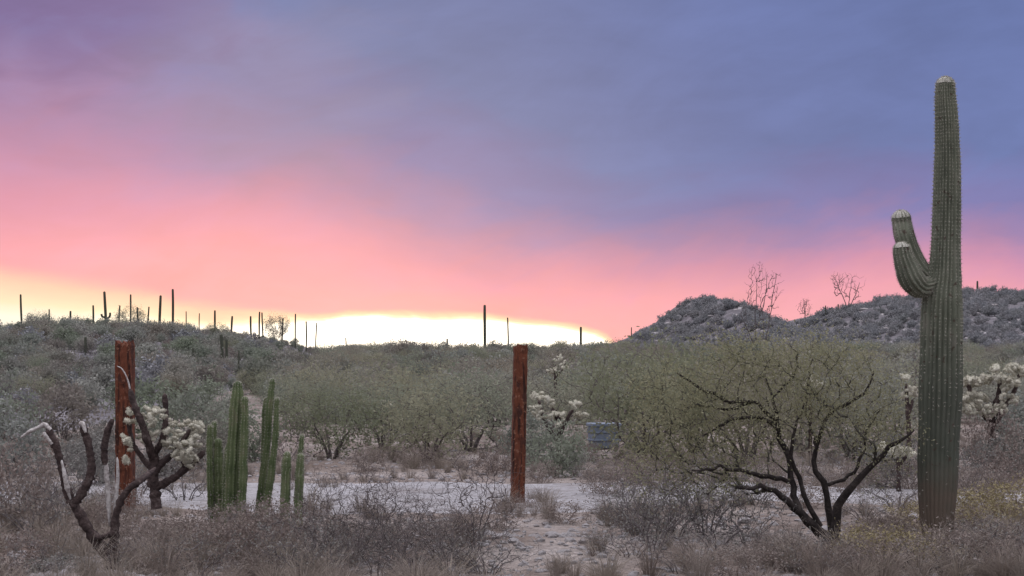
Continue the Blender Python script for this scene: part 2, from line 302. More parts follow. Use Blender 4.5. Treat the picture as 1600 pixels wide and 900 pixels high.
def blob(rng, n, c, r, shell=0.35, zmin=None):
    d = unit(rng.normal(size=(n, 3))); rr = rng.uniform(shell, 1, (n, 1)) ** 0.6
    p = np.asarray(c) + d * rr * np.asarray(r) * (1 + 0.18 * rng.normal(size=(n, 1)))
    if zmin is not None: p[:, 2] = np.where(p[:, 2] < zmin, zmin + rng.uniform(0, 0.2, n), p[:, 2])
    return p
def plant(seed, nm, blobs, stems, tip=0.004, leaf=None, nleaf=4, lsize=0.05, asp=0.3, K=5, sides=3, bend=0.35, bark='twig', spread=0.05, thick=0.5, zmin=0.02, stem_r=0.02, jit=0.06):
    """generic woody plant: returns (trunk mesh, crown mesh or None)"""
    rng = np.random.default_rng(seed); seeds = []; mb = MB()
    for s in stems:
        q = spline(s, 9); q[1:] += rng.normal(size=(8, 3)) * 0.012 * np.linalg.norm(q[-1] - q[0]); seeds.append(q)
        tubes(mb, q[None], (np.linspace(1, 0.45, 9) * stem_r)[None], 5)
    tg = np.concatenate([blob(rng, n, c, r, zmin=zmin) for n, c, r in blobs])
    P, cnt = colonize(rng, seeds, tg, K, bend, jit)
    r0 = tip * cnt ** thick; R = r0[:, None] * np.linspace(1, 0, K)[None] + tip * 0.6 * np.linspace(0, 1, K)[None]
    R = np.minimum(R, stem_r * 0.8); tubes(mb, P, R, sides)
    tm = mb.mesh(nm + '_trunk', MT[bark]); cm = None
    if leaf:
        lb = MB(); k = rng.integers(K // 2, K, (len(P), nleaf)); c = P[np.arange(len(P))[:, None], k].reshape(-1, 3)
        c = c + rng.normal(size=c.shape) * spread; leaves(lb, rng, c, lsize, asp); cm = lb.mesh(nm + '_crown', MT[leaf], False)
    return tm, cm

# ------------------------------------------------------------------ object helpers
def obj(name, me, parent=None, loc=None):
    o = bpy.data.objects.new(name, me); C.objects.link(o)
    if parent: o.parent = parent
    if loc is not None: o.location = loc
    return o
def tag(o, label=None, cat=None, group=None, kind=None):
    for k, v in (('label', label), ('category', cat), ('group', group), ('kind', kind)):
        if v: o[k] = v
    return o
def thing(name, label, cat, loc=(0, 0, 0), rz=0.0, group=None, scale=1.0):
    o = bpy.data.objects.new(name, None); C.objects.link(o); o.location = loc; o.rotation_euler = (0, 0, rz); o.empty_display_size = 0.1
    o.scale = scale if hasattr(scale, '__len__') else (scale,) * 3
    return tag(o, label, cat, group)
def put(name, label, cat, proto, x, y, rz=0.0, scale=1.0, group=None, sink=0.02, names=('trunk', 'crown')):
    t = thing(name, label, cat, (x, y, H(x, y) - sink), rz, group, scale)
    for n, me in zip(names, proto):
        if me: obj(n, me, t)
    return t

# ------------------------------------------------------------------ terrain
def vnoise(x, y, s, seed=0):
    x = np.asarray(x, float) / s; y = np.asarray(y, float) / s; xi = np.floor(x).astype(np.int64); yi = np.floor(y).astype(np.int64); fx = x - xi; fy = y - yi
    fx = fx * fx * (3 - 2 * fx); fy = fy * fy * (3 - 2 * fy)
    def h(a, b):
        n = (a * 374761393 + b * 668265263 + seed * 974711) & 0xffffffff; n = ((n ^ (n >> 13)) * 1274126177) & 0xffffffff
        return ((n ^ (n >> 16)) & 0xffff) / 32768.0 - 1
    return (h(xi, yi) * (1 - fx) + h(xi + 1, yi) * fx) * (1 - fy) + (h(xi, yi + 1) * (1 - fx) + h(xi + 1, yi + 1) * fx) * fy
def sstep(x, a, b):
    t = np.clip((np.asarray(x, float) - a) / (b - a), 0, 1); return t * t * (3 - 2 * t)
YL, YC, YR = 140.0, 160.0, 250.0
def prof(pts, Y, low=0): return np.array([[(px - 800) / FP * Y, (560 - py - low) / FP * Y + EYE] for px, py in pts]).T
PL = prof([(-900, 500), (-300, 496), (0, 503), (60, 501), (130, 508), (200, 502), (300, 504), (380, 512), (450, 524), (500, 540), (560, 560), (640, 590), (760, 640)], YL, 17)
PR = prof([(880, 600), (930, 560), (960, 541), (990, 523), (1030, 503), (1060, 482), (1083, 467), (1103, 467), (1130, 486), (1165, 509), (1200, 516), (1250, 503), (1300, 484), (1350, 473), (1400, 466), (1460, 462), (1500, 455), (1530, 451), (1560, 458), (1600, 468), (1700, 480), (1900, 470), (2300, 500), (2900, 560)], YR, 7)
def hillL(x, y):
    t = sstep(y, 32, 120) * 0.75 + 0.25 * sstep(y, 90, YL); b = 1 - 0.6 * sstep(y, YL + 6, YL + 80)
    return np.maximum(np.interp(x * (1 + 0.0 * y), PL[0], PL[1]), 0) * t * b
def hillR(x, y):
    t = sstep(y, 105, YR) ** 1.15; b = 1 - 0.75 * sstep(y, YR + 10, YR + 180)
    hh = np.maximum(np.interp(x, PR[0], PR[1]), 0)
    return hh * t * b * (1 + 0.0 * vnoise(x, y, 14, 4))
def hillC(x, y): return 1.75 * sstep(y, 50, YC) * (1 - 0.5 * sstep(y, YC + 10, YC + 200))
def H(x, y):
    x = np.asarray(x, float); y = np.asarray(y, float)
    far = sstep(y, 26, 60)
    base = hillC(x, y); l = hillL(x, y); r = hillR(x, y)
    h = np.maximum(base, np.maximum(l, r)) + far * (0.22 * vnoise(x, y, 9, 1) + 0.12 * vnoise(x, y, 3.1, 2)) * (1 - 0.55 * sstep(y, 120, 150)) + sstep(y, 150, 230) * (0.5 * vnoise(x, y, 7, 9) + 0.35 * vnoise(x, y, 2.7, 10)) * (r > base)
    roadm = sstep(y, 16.6, 17.6) * (1 - sstep(y, 23.5, 25))
    near = (0.055 * vnoise(x, y, 1.7, 5) + 0.03 * vnoise(x, y, 0.55, 6)) * (1 - far) * (1 - roadm)
    mound = 0.16 * np.exp(-(((x + 3.1) / 0.75) ** 2 + ((y - 12.3) / 0.55) ** 2)) + 0.12 * np.exp(-(((x - 0.55) / 0.9) ** 2 + ((y - 14.6) / 1.0) ** 2)) + 0.10 * np.exp(-(((x + 0.6) / 0.8) ** 2 + ((y - 15.2) / 0.7) ** 2))
    return h + near + mound - 0.04
def axis(lo, hi, step, a, b, g):
    c = list(np.arange(lo, hi, step)); s = step; x = c[-1]
    while x < b: s *= g; x += s; c.append(x)
    s = step; x = c[0]; left = []
    while x > a: s *= g; x -= s; left.append(x)
    return np.array(left[::-1] + c)
gx = axis(-7, 7, 0.13, -3500, 3500, 1.035); gy = axis(9.5, 26, 0.13, -3000, 5000, 1.03)
X, Y = np.meshgrid(gx, gy); Z = H(X, Y)
idx = np.arange(X.size).reshape(X.shape); Q = np.stack([idx[:-1, :-1], idx[:-1, 1:], idx[1:, 1:], idx[1:, :-1]], -1).reshape(-1, 4)
V = np.stack([X, Y, Z], -1).reshape(-1, 3); cen = V[Q].mean(1)
cl, cr, cc = hillL(cen[:, 0], cen[:, 1]), hillR(cen[:, 0], cen[:, 1]), hillC(cen[:, 0], cen[:, 1])
isR = (cr > cc) & (cr > cl) & (cen[:, 1] > 105) & (cen[:, 1] < 450); isL = (cl > cc) & (cl >= cr) & (cen[:, 1] > 36) & (cen[:, 1] < 250)
def terrain(name, sel, m, label):
    q = Q[sel]; u_, inv = np.unique(q, return_inverse=True); mb = MB(); mb.add(V[u_], None, inv.reshape(-1, 4))
    return tag(obj(name, mb.mesh(name, MT[m])), label, None, None, 'structure')
terrain('ground', ~(isL | isR), 'ground', 'pale gravelly desert soil under the scrub')
terrain('hill_left', isL, 'hill', 'low scrub covered rise on the left')
terrain('hill_right', isR, 'hill', 'rocky blue grey hills on the right')
# the pale track crossing behind the posts
rx = np.arange(-30, 34, 0.2); rows = []
y0 = 18.1 + 0.35 * vnoise(rx, 0 * rx, 1.3, 21) + 0.16 * vnoise(rx, 0 * rx, 0.4, 22) + 1.3 * sstep(rx, 0.5, 3) + 1.0 * sstep(-rx, 3.2, 5) + 0.5 * vnoise(rx, 0 * rx + 3, 3.1, 24); y1 = 23.2 + 0.28 * vnoise(rx, 0 * rx + 9, 1.1, 23) - 1.2 * sstep(rx, 2.0, 6) - 0.02 * rx
for k in range(9):
    yy = y0 + (y1 - y0) * k / 8; rows.append(np.stack([rx, yy, H(rx, yy) + (-0.05 if k in (0, 8) else 0.015 + 0.02 * math.sin(math.pi * k / 8))], -1))
rows = np.array(rows); ii = np.arange(rows.shape[0] * rows.shape[1]).reshape(rows.shape[:2])
mb = MB(); mb.add(rows.reshape(-1, 3), None, np.stack([ii[:-1, :-1], ii[:-1, 1:], ii[1:, 1:], ii[1:, :-1]], -1).reshape(-1, 4))
tag(obj('road', mb.mesh('road', MT['road'])), 'pale gravel track crossing behind the rusty posts', None, None, 'structure')

# ------------------------------------------------------------------ ribbed cacti
def ribbed(mb, path, rad, ribs, depth, sub=4, dk=None):
    P = np.asarray(path); R = np.asarray(rad); n = len(P); T = unit(np.gradient(P, axis=0)); A = np.zeros_like(P); a = unit(np.cross(T[0], [0, 1, 0.01]))
    for i in range(n): a = unit(a - T[i] * (a @ T[i])); A[i] = a
    B = np.cross(T, A); m = ribs * sub; th = np.arange(m) * 2 * np.pi / m; f = 1 + depth * (np.abs(np.cos(th * ribs / 2)) ** 0.8 - 0.62); f = f * (1 + 0.25 * depth * np.interp(th, np.linspace(0, 2 * np.pi, ribs + 1), np.random.default_rng(ribs).normal(size=ribs + 1) * np.r_[np.ones(ribs), 0]))
    F = R[:, None] * (1 + (f[None] - 1) * (1.0 if dk is None else np.asarray(dk)[:, None]))
    V = P[:, None] + F[..., None] * (np.cos(th)[None, :, None] * A[:, None] + np.sin(th)[None, :, None] * B[:, None])
    ix = np.arange(n * m).reshape(n, m); j = (np.arange(m) + 1) % m
    q = np.stack([ix[:-1], ix[:-1][:, j], ix[1:][:, j], ix[1:]], -1).reshape(-1, 4); c = n * m
    mb.add(np.vstack([V.reshape(-1, 3), P[-1] + T[-1] * R[-1] * 0.3]), np.stack([ix[-1], ix[-1][j], np.full(m, c)], -1), q)
    return V[:, ::sub], T
def spines(mb, rng, ridge, T, step_n, ln, per=4, w=0.0011, zlow=0, zspan=0):
    n, r = ridge.shape[:2]; c = ridge[::step_n].reshape(-1, 3); kp = rng.uniform(size=len(c)) < (np.clip((c[:, 2] - zlow) / zspan, 0.06, 1) if zspan else 1.0)
    ctr = ridge.mean(1); out = unit(ridge - ctr[:, None])[::step_n].reshape(-1, 3)[kp]; c = c[kp]
    for _ in range(per):
        d = unit(out + 0.75 * rng.normal(size=out.shape)); l = ln * rng.uniform(0.5, 1.2, (len(c), 1)); b = unit(np.cross(d, rng.normal(size=d.shape))) * w
        mb.add(np.stack([c - b, c + b, c + d * l], 1).reshape(-1, 3), np.arange(len(c) * 3).reshape(-1, 3))
def dome(path, rad, r_end, n=7):
    """close a stem with a rounded end"""
    p = np.asarray(path); t = unit(p[-1] - p[-2]); a = np.linspace(0, np.pi / 2 * 0.93, n)[1:]
    return np.vstack([p, p[-1] + t * (np.sin(a) * r_end)[:, None]]), np.r_[rad, np.cos(a) * r_end]
def stem(pts, d, n, ppm=None):
    """pts: (px, py, width px, depth offset) -> path, radii with a rounded end"""
    q = np.array([[*at(p[0], p[1], d + (p[3] if len(p) > 3 else 0)), p[2] * d / FP / 2] for p in pts]); s = spline(q, n); s[:, 3] *= ppm or 1; return dome(s[:, :3], s[:, 3], s[-1, 3])
def cap_mesh(nm, path, rad, ribs, depth, k, m):
    mb = MB(); ribbed(mb, path[-k:], np.asarray(rad[-k:]) * 1.03 + 0.002, ribs, depth * 0.5, 3); return mb.mesh(nm, m)

rng = np.random.default_rng(3)
SD = 15.4; sb = at(1465, 840, SD); gz = float(H(sb[0], sb[1]))
sag = thing('saguaro', 'tall ribbed saguaro with two raised arms, pale tips and corky brown foot', 'cactus', (sb[0], sb[1], gz))
off = np.array([sb[0], sb[1], gz])
def sag_part(nm, pts, n, ribs, depth, sn_, ln):
    path, rad = stem(pts, SD, n); path = path - off; rad = rad * (1 + 0.012 * np.convolve(rng.normal(size=len(rad) + 8), np.ones(9) / 3, 'valid')); mb = MB(); rad = rad * (0.93 if nm == 'trunk' else 1.0); ridge, T = ribbed(mb, path, rad, ribs, depth, 6, 0.45 + 0.65 * sstep(path[:, 2], 0.5, 2.0))
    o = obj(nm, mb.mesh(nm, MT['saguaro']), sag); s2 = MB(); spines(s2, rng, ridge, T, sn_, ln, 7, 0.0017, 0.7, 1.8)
    tag(obj('spines', s2.mesh('spines', MT['spine'], False), o), kind='stuff')
    obj('pale_tip', cap_mesh('pale_tip', path, rad, ribs, depth, 6, MT['wool']), o)
    return o
sag_part('trunk', [(1465, 862, 50), (1465, 835, 50), (1464, 800, 57), (1465, 750, 63), (1466, 700, 65), (1469, 620, 67), (1470, 560, 66), (1471, 500, 64), (1472, 465, 60), (1475, 440, 52), (1477, 400, 46), (1479, 330, 43), (1480, 250, 39), (1479, 190, 35), (1477, 150, 31), (1477, 134, 29)], 130, 25, 0.17, 1, 0.022)
sag_part('arm', [(1462, 440, 24, 0.02), (1448, 432, 27, 0.08), (1434, 416, 28, 0.10), (1422, 394, 29, 0.11), (1413, 370, 29, 0.11), (1409, 350, 28, 0.16), (1408, 342, 28, 0.16)], 40, 15, 0.18, 1, 0.02)
sag_part('arm', [(1468, 440, 20, 0.0), (1452, 447, 24, -0.05), (1437, 449, 31, -0.10), (1424, 436, 35, -0.14), (1415, 414, 31, -0.16), (1410, 398, 26, -0.17), (1409, 390, 24, -0.17)], 40, 15, 0.18, 1, 0.02)

def organ_pipe(label, base, stems, d):
    b = at(base[0], base[1], d); z = float(H(b[0], b[1])); t = thing('organ_pipe_cactus', label, 'cactus', (b[0], b[1], z), 0, 'green column cacti left of the track')
    for k, s in enumerate(stems):
        path, rad = stem(s, d, 46, 0.78); path = path - np.array([b[0], b[1], z]); path[:len(path) - 6] += rng.normal(size=(len(path) - 6, 3)) * 0.002
        rad = rad * (1 + 0.05 * np.sin(np.linspace(0, 19 + 3 * k, len(rad))))
        mb = MB(); rg, T = ribbed(mb, path, rad, 8 if rad[0] < 0.06 else 10, 0.34, 6); o = obj('stem', mb.mesh('stem', MT['pipe']), t)
        s2 = MB(); spines(s2, rng, rg, T, 1, 0.02, 4, 0.0012); tag(obj('spines', s2.mesh('spines', MT['spine'], False), o), kind='stuff')
organ_pipe('short pair of dark green ribbed columns nearest the pale cholla', (335, 806), [[(331, 815, 13), (329, 760, 14, -.05), (328, 700, 13, -.05), (328, 668, 12, -.05)], [(343, 815, 20), (342, 760, 24), (341, 715, 22), (341, 692, 18)], [(336, 812, 10, .12), (334, 720, 13, .12), (334, 680, 13, .12), (335, 662, 11, .12)]], 17.2)
organ_pipe('thick tall green ribbed column with a slimmer stem pressed against it', (366, 822), [[(362, 832, 26), (363, 760, 29), (367, 680, 28), (370, 625, 24), (371, 602, 17)], [(377, 828, 16, -.1), (380, 740, 18, -.1), (382, 680, 17, -.1), (383, 625, 14, -.1)], [(352, 828, 12, .05), (353, 770, 14, .05), (356, 700, 12, .05)]], 16.9)
organ_pipe('slender green columns leaning together, tallest beside the thick one', (408, 818), [[(403, 826, 15), (408, 770, 16), (417, 700, 15), (421, 640, 15), (426, 596, 12)], [(411, 826, 14, -.1), (421, 760, 16, -.1), (430, 690, 13, -.1), (433, 625, 10, -.1)], [(408, 824, 10, .1), (412, 740, 12, .1), (414, 650, 12, .1), (416, 625, 10, .1)]], 17.0)
organ_pipe('stubby blunt green columns beside the bare twiggy shrub', (456, 830), [[(446, 838, 19), (446, 780, 20), (448, 730, 19), (449, 712, 16)], [(467, 838, 17, -.05), (467, 780, 18, -.05), (469, 730, 17, -.05), (470, 714, 14, -.05)], [(462, 836, 10, .15), (466, 740, 11, .15), (471, 695, 10, .15), (472, 682, 9, .15)]], 16.6)

# ------------------------------------------------------------------ rusty posts
def post(label, px, top, w, d, lean, side):
    b = at(px + lean, 790, d); z = float(H(b[0], b[1])); t_ = at(px, top, d); wd = w * d / FP; hgt = t_[2] - z
    t = thing('rusty_post', label, 'post', (b[0], b[1], z), 0.12 * side, 'rusty red posts by the track')
    r = np.random.default_rng(int(px)); n = 40; mb = MB(); m = 20; th = np.linspace(0, 2 * np.pi, m, endpoint=False) + np.pi / m
    ring = np.stack([np.sign(np.cos(th)) * np.abs(np.cos(th)) ** 0.28, np.sign(np.sin(th)) * np.abs(np.sin(th)) ** 0.28], -1) * wd / 2
    zs = np.linspace(-0.35, hgt, n); v = np.zeros((n, m, 3)); dx = t_[0] - b[0]
    for i, zz in enumerate(zs):
        v[i, :, :2] = ring * (1 + 0.03 * r.normal(size=(m, 1)) + 0.02 * r.normal()); v[i, :, 0] += dx * zz / hgt; v[i, :, 2] = zz
    v[-1, :, 2] += r.uniform(-0.055, 0.012, m); v[-1, :, :2] = v[-1, :, :2] * 0.95 + np.array([dx, 0]) * 0.05
    ix = np.arange(n * m).reshape(n, m); j = (np.arange(m) + 1) % m; q = np.stack([ix[:-1], ix[:-1][:, j], ix[1:][:, j], ix[1:]], -1).reshape(-1, 4)
    c = n * m; mb.add(np.vstack([v.reshape(-1, 3), [[dx, 0, hgt - 0.05]]]), np.stack([ix[-1], ix[-1][j], np.full(m, c)], -1), q)
    obj('shaft', mb.mesh('shaft', MT['rust'], False), t)
    for zz in (0.45, 0.95, 1.45):                           # staples that once held the wire
        s = MB(); a = np.linspace(0, np.pi, 7); pts = np.stack([0.022 * np.cos(a) + dx * zz / hgt, -wd / 2 - 0.018 * np.sin(a) + 0.002, zz + 0 * a], -1); tubes(s, pts[None], np.full((1, 7), 0.004), 5); obj('staple', s.mesh('staple', MT['rust']), t)
    return t
post('rust red post standing alone in the middle of the view', 813.5, 538, 21, 19.4, -5, 1)
post('broad rust red post standing behind the dead cholla', 195, 532, 25.5, 19.0, 1, -1)

# ------------------------------------------------------------------ chollas
def trace(pts, d, n, off, k=1.0):
    q = np.array([[*at(p[0], p[1], d + (p[3] if len(p) > 3 else 0)), k * p[2] * d / FP / 2] for p in pts]); s = spline(q, n); s[:, :3] -= off; return s
def knobby(nm, pts, d, off, parent, m, seed, knob=0.12, n=None, sides=9):
    r = np.random.default_rng(seed); n = n or max(9, int(len(pts) * 7)); s = trace(pts, d, n, off, 0.95); mb = MB(); k = len(s)
    T = unit(np.gradient(s[:, :3], axis=0)); A = unit(np.cross(T, [0.15, 1, 0.1])); B = np.cross(T, A); th = np.arange(sides) * 2 * np.pi / sides
    wob = np.convolve(r.normal(size=k + 4), [.25, .5, .25], 'valid')[:k] if k > 4 else np.zeros(k); R = s[:, 3][:, None] * (1 + knob * r.normal(size=(k, sides))) * (1 + 0.9 * knob * wob)[:, None]; R[-1] *= 0.45
    v = s[:, None, :3] + R[..., None] * (np.cos(th)[None, :, None] * A[:, None] + np.sin(th)[None, :, None] * B[:, None]); ix = np.arange(k * sides).reshape(k, sides); j = (np.arange(sides) + 1) % sides
    q = np.stack([ix[:-1], ix[:-1][:, j], ix[1:][:, j], ix[1:]], -1).reshape(-1, 4)
    mb.add(np.vstack([v.reshape(-1, 3), s[-1:, :3] + T[-1:] * s[-1, 3] * 0.5]), np.stack([ix[-1], ix[-1][j], np.full(sides, k * sides)], -1), q)
    return obj(nm, mb.mesh(nm, m), parent)
DD = 13.7; b = at(176, 878, DD); gz = float(H(b[0], b[1])); offd = np.array([b[0], b[1], gz])
dead = thing('dead_cholla', 'dead cactus skeleton with charred branches, bleached wood and drooping white tip', 'dead cactus', offd)
dt = knobby('trunk', [(178, 893, 32), (174, 872, 28), (160, 856, 23), (141, 832, 18), (122, 798, 16), (112, 782, 15)], DD, offd, dead, MT['deadbark'], 1)
knobby('branch', [(112, 784, 16), (104, 765, 14), (98, 738, 12, -.02), (92, 712, 13, -.03), (84, 690, 14, -.03), (74, 670, 12, -.03)], DD, offd, dead, MT['deadbark'], 2)
knobby('bleached_branch', [(110, 780, 3, -.04), (105, 762, 8, -.06), (101, 742, 7, -.06), (96, 718, 3, -.05)], DD, offd, dead, MT['bleached'], 3, 0.10)
knobby('bleached_branch', [(80, 672, 5, -.05), (70, 664, 8, -.03), (58, 669, 6, -.04), (45, 675, 6, -.05), (32, 684, 3, -.06)], DD, offd, dead, MT['bleached'], 4, 0.12)
knobby('bleached_branch', [(82, 694, 6, -.06), (74, 684, 6, -.06), (68, 676, 7, -.06)], DD, offd, dead, MT['bleached'], 41, 0.06)
knobby('branch', [(116, 788, 15), (127, 772, 15), (138, 752, 15), (143, 728, 14), (139, 698, 13), (132, 675, 13), (129, 664, 12)], DD, offd, dead, MT['deadbark'], 5)
knobby('bleached_branch', [(134, 676, 4, -.05), (129, 662, 8, -.03), (124, 663, 4)], DD, offd, dead, MT['bleached'], 6, 0.06)
knobby('branch', [(176, 872, 25), (178, 840, 17), (181, 808, 14), (187, 786, 13), (200, 766, 12), (218, 752, 11), (234, 739, 9, .3), (243, 731, 5, .4)], DD, offd, dead, MT['deadbark'], 7)
knobby('bleached_branch', [(171, 822, 4, .03), (170, 795, 6, .03), (168, 765, 8, .03), (166, 735, 8, .03), (164, 710, 4, .03)], DD, offd, dead, MT['bleached'], 8, 0.12)
knobby('branch', [(164, 726, 10, .03), (163, 702, 11, .03), (167, 678, 11, .03), (174, 660, 10, .03), (177, 655, 6, .03)], DD, offd, dead, MT['deadbark'], 9)
knobby('bleached_branch', [(179, 815, 5, .06), (181, 780, 7, .06), (184, 745, 6, .06), (183, 715, 4, .06)], DD, offd, dead, MT['bleached'], 10, 0.06)
knobby('branch', [(150, 842, 9, -.05), (165, 838, 9, -.06), (180, 832, 9, -.04)], DD, offd, dead, MT['deadbark'], 12)

def joint_mesh(nm, seed, fat=0.36):
    r = np.random.default_rng(seed); mb = MB(); n, m = 8, 8; z = np.linspace(0, 1, n); R = fat * np.sqrt(np.clip(1 - (2 * z - 1) ** 4, 0.03, 1)) * (0.8 + 0.25 * z)
    th = np.arange(m) * 2 * np.pi / m; v = np.zeros((n, m, 3))
    for i in range(n):
        a = th + 0.4 * i; rr = R[i] * (1 + 0.16 * np.cos(th * 4 + i * np.pi) + 0.05 * r.normal(size=m)); v[i] = np.stack([rr * np.cos(a), rr * np.sin(a), np.full(m, z[i])], -1)
    ix = np.arange(n * m).reshape(n, m); j = (np.arange(m) + 1) % m; q = np.stack([ix[:-1], ix[:-1][:, j], ix[1:][:, j], ix[1:]], -1).reshape(-1, 4)
    mb.add(v.reshape(-1, 3), None, np.concatenate([q, ]))
    c = v[1:].reshape(-1, 3); d = unit(c - np.array([0, 0, 0.45])); 
    for _ in range(3):
        dd = unit(d + 0.6 * r.normal(size=d.shape)); bb = unit(np.cross(dd, r.normal(size=d.shape))) * 0.035; l = r.uniform(0.08, 0.20, (len(c), 1))
        mb.add(np.stack([c - bb, c + bb, c + dd * l], 1).reshape(-1, 3), np.arange(len(c) * 3).reshape(-1, 3))
    return mb.mesh(nm, MT['joint'])
JM = [joint_mesh('joint', 31 + k, f) for k, f in enumerate((0.22, 0.26, 0.30))]
def joints(parent, off, d, spots, size, r, up=0.6):
    for px, py, dz in spots:
        p = at(px, py, d + dz) - off; o = obj('joint', JM[r.integers(3)], parent); dirv = Vector(unit(r.normal(size=3) * np.array([1, 0.7, 0.6]) + np.array([0, 0, up])))
        s = size * r.uniform(0.75, 1.3); o.location = Vector(p) - dirv * s * 0.5; o.rotation_euler = dirv.to_track_quat('Z', 'Y').to_euler(); o.scale = (s, s, s)
CD = 16.2; b = at(243, 782, CD); gz = float(H(b[0], b[1])); offc = np.array([b[0], b[1], gz]); r = np.random.default_rng(5)
ch = thing('chain_cholla', 'cholla with clusters of pale yellow joints on dark limbs beside the broad post', 'cactus', offc)
knobby('trunk', [(245, 795, 19), (242, 770, 18), (239, 745, 18), (241, 722, 17), (240, 702, 15)], CD, offc, ch, MT['deadbark'], 21)
knobby('branch', [(240, 722, 14), (232, 692, 13, -.1), (222, 662, 12, -.15), (210, 634, 11, -.15), (203, 608, 8, -.15)], CD, offc, ch, MT['deadbark'], 22)
knobby('bleached_branch', [(204, 612, 3.4, -.15), (199, 592, 2.4, -.15), (191, 577, 2.2, -.15), (183, 572, 1.6, -.15)], CD, offc, ch, MT['bleached'], 23, 0.05)
knobby('branch', [(241, 708, 12), (252, 692, 11), (258, 664, 10), (259, 640, 9), (257, 616, 9)], CD, offc, ch, MT['deadbark'], 24)
knobby('branch', [(243, 764, 13), (262, 752, 12), (285, 738, 11), (305, 720, 11), (319, 705, 9)], CD, offc, ch, MT['deadbark'], 25)
knobby('branch', [(241, 738, 12), (255, 722, 11), (272, 708, 9), (285, 690, 8), (297, 672, 8)], CD, offc, ch, MT['deadbark'], 26)
knobby('branch', [(278, 742, 9), (287, 728, 8), (284, 710, 7)], CD, offc, ch, MT['deadbark'], 27)
knobby('branch', [(238, 735, 10, .1), (222, 715, 9, .15), (207, 690, 8, .15), (200, 655, 7, .15)], CD, offc, ch, MT['deadbark'], 28)
sp = []
for cx_, cy_, rx_, ry_, n_ in ((238, 650, 20, 14, 20), (204, 650, 8, 14, 6), (268, 672, 9, 22, 10), (293, 690, 27, 32, 46), (308, 668, 10, 12, 11), (232, 680, 14, 12, 8), (196, 690, 8, 36, 8), (262, 695, 16, 10, 7), (292, 718, 14, 10, 8)):
    for _ in range(n_): a = r.uniform(0, 6.28); q_ = math.sqrt(r.uniform()); sp.append((cx_ + rx_ * q_ * math.cos(a), cy_ + ry_ * q_ * math.sin(a), r.uniform(-.22, .18)))
joints(ch, offc, CD, sp, 0.078, r, -0.1)

def teddy(label, base, d, limbs, clusters, size, seed):
    r = np.random.default_rng(seed); b = at(base[0], base[1], d); z = float(H(b[0], b[1])); o_ = np.array([b[0], b[1], z]); t = thing('teddy_bear_cholla', label, 'cactus', o_, 0, 'pale spiny chollas beyond the track')
    fp = at(base[0], base[1], d)
    for k, l in enumerate(limbs):
        if k == 0: l = [(l[0][0], 560 - (z - EYE) / d * FP + 4, l[0][2])] + l[1:]
        knobby('trunk' if k == 0 else 'branch', l, d, o_, t, MT['deadbark'], seed + k)
    sp = []
    for cx_, cy_, rx_, ry_, n_ in clusters:
        for _ in range(int(n_ * (2.2 if seed == 61 else 1.5))): a = r.uniform(0, 6.28); q_ = math.sqrt(r.uniform()); sp.append((cx_ + 1.1 * rx_ * q_ * math.cos(a), cy_ + ry_ * q_ * math.sin(a), r.uniform(-.35, .35)))
    joints(t, o_, d, sp, size, r, 0.7)
teddy('bushy pale cholla crowded with fuzzy cream joints beside the saguaro trunk', (1552, 700), 25, [[(1552, 715, 14), (1550, 690, 13), (1548, 660, 12), (1550, 640, 10)], [(1549, 660, 10), (1530, 640, 9), (1518, 615, 8), (1512, 598, 7)], [(1550, 650, 10), (1558, 625, 9), (1562, 600, 7), (1556, 580, 6)], [(1551, 650, 9), (1572, 632, 8), (1586, 608, 7), (1592, 585, 6)], [(1550, 668, 8), (1560, 655, 7), (1572, 640, 6)]],
      [(1518, 597, 16, 6, 17), (1540, 592, 9, 6, 8), (1553, 575, 9, 5, 7), (1560, 590, 9, 6, 7), (1584, 576, 10, 8, 11), (1600, 582, 9, 7, 8), (1580, 596, 11, 7, 9), (1524, 622, 18, 7, 17), (1514, 640, 11, 8, 10), (1545, 645, 14, 6, 11), (1562, 638, 9, 6, 7), (1570, 606, 8, 6, 5), (1504, 632, 8, 8, 5), (1530, 640, 22, 8, 10), (1575, 622, 14, 8, 7)], 0.10, 61)
teddy('pale cholla with scattered cream tufts just past the lone rusty post', (873, 730), 25, [[(872, 735, 9), (873, 700, 8), (874, 670, 8), (872, 650, 7)], [(873, 690, 7), (856, 668, 6), (846, 645, 6), (842, 625, 5)], [(874, 680, 7), (886, 655, 6), (895, 640, 5)], [(873, 660, 6), (864, 640, 5), (860, 630, 4)]],
      [(842, 618, 10, 5, 8), (858, 628, 8, 6, 6), (846, 648, 11, 7, 8), (872, 650, 12, 5, 9), (877, 662, 4, 8, 4), (896, 632, 7, 5, 5), (908, 648, 7, 4, 4), (836, 636, 6, 5, 3)], 0.095, 62)
teddy('small cholla with two pale tufts peeking out left of the saguaro', (1420, 720), 24, [[(1420, 730, 8), (1420, 680, 8), (1418, 640, 7), (1416, 600, 6)], [(1419, 650, 6), (1426, 625, 6)]], [(1414, 588, 5, 4, 4), (1426, 612, 9, 6, 8), (1412, 618, 5, 4, 3)], 0.095, 63)
teddy('half hidden cholla with pale joints low behind the mesquite', (1405, 752), 21, [[(1404, 760, 8), (1404, 735, 7), (1402, 715, 6)], [(1404, 730, 6), (1416, 712, 5)]], [(1400, 704, 9, 6, 9), (1418, 708, 8, 6, 7), (1380, 698, 6, 4, 4)], 0.095, 64)
teddy('distant small cholla with pale tufts on the rise beyond the lone post', (870, 600), 46, [[(868, 610, 6), (868, 585, 5), (868, 570, 4)], [(868, 590, 4), (880, 575, 4), (884, 568, 3)]], [(862, 578, 9, 5, 7), (882, 570, 8, 5, 6), (872, 560, 7, 4, 4)], 0.12, 65)
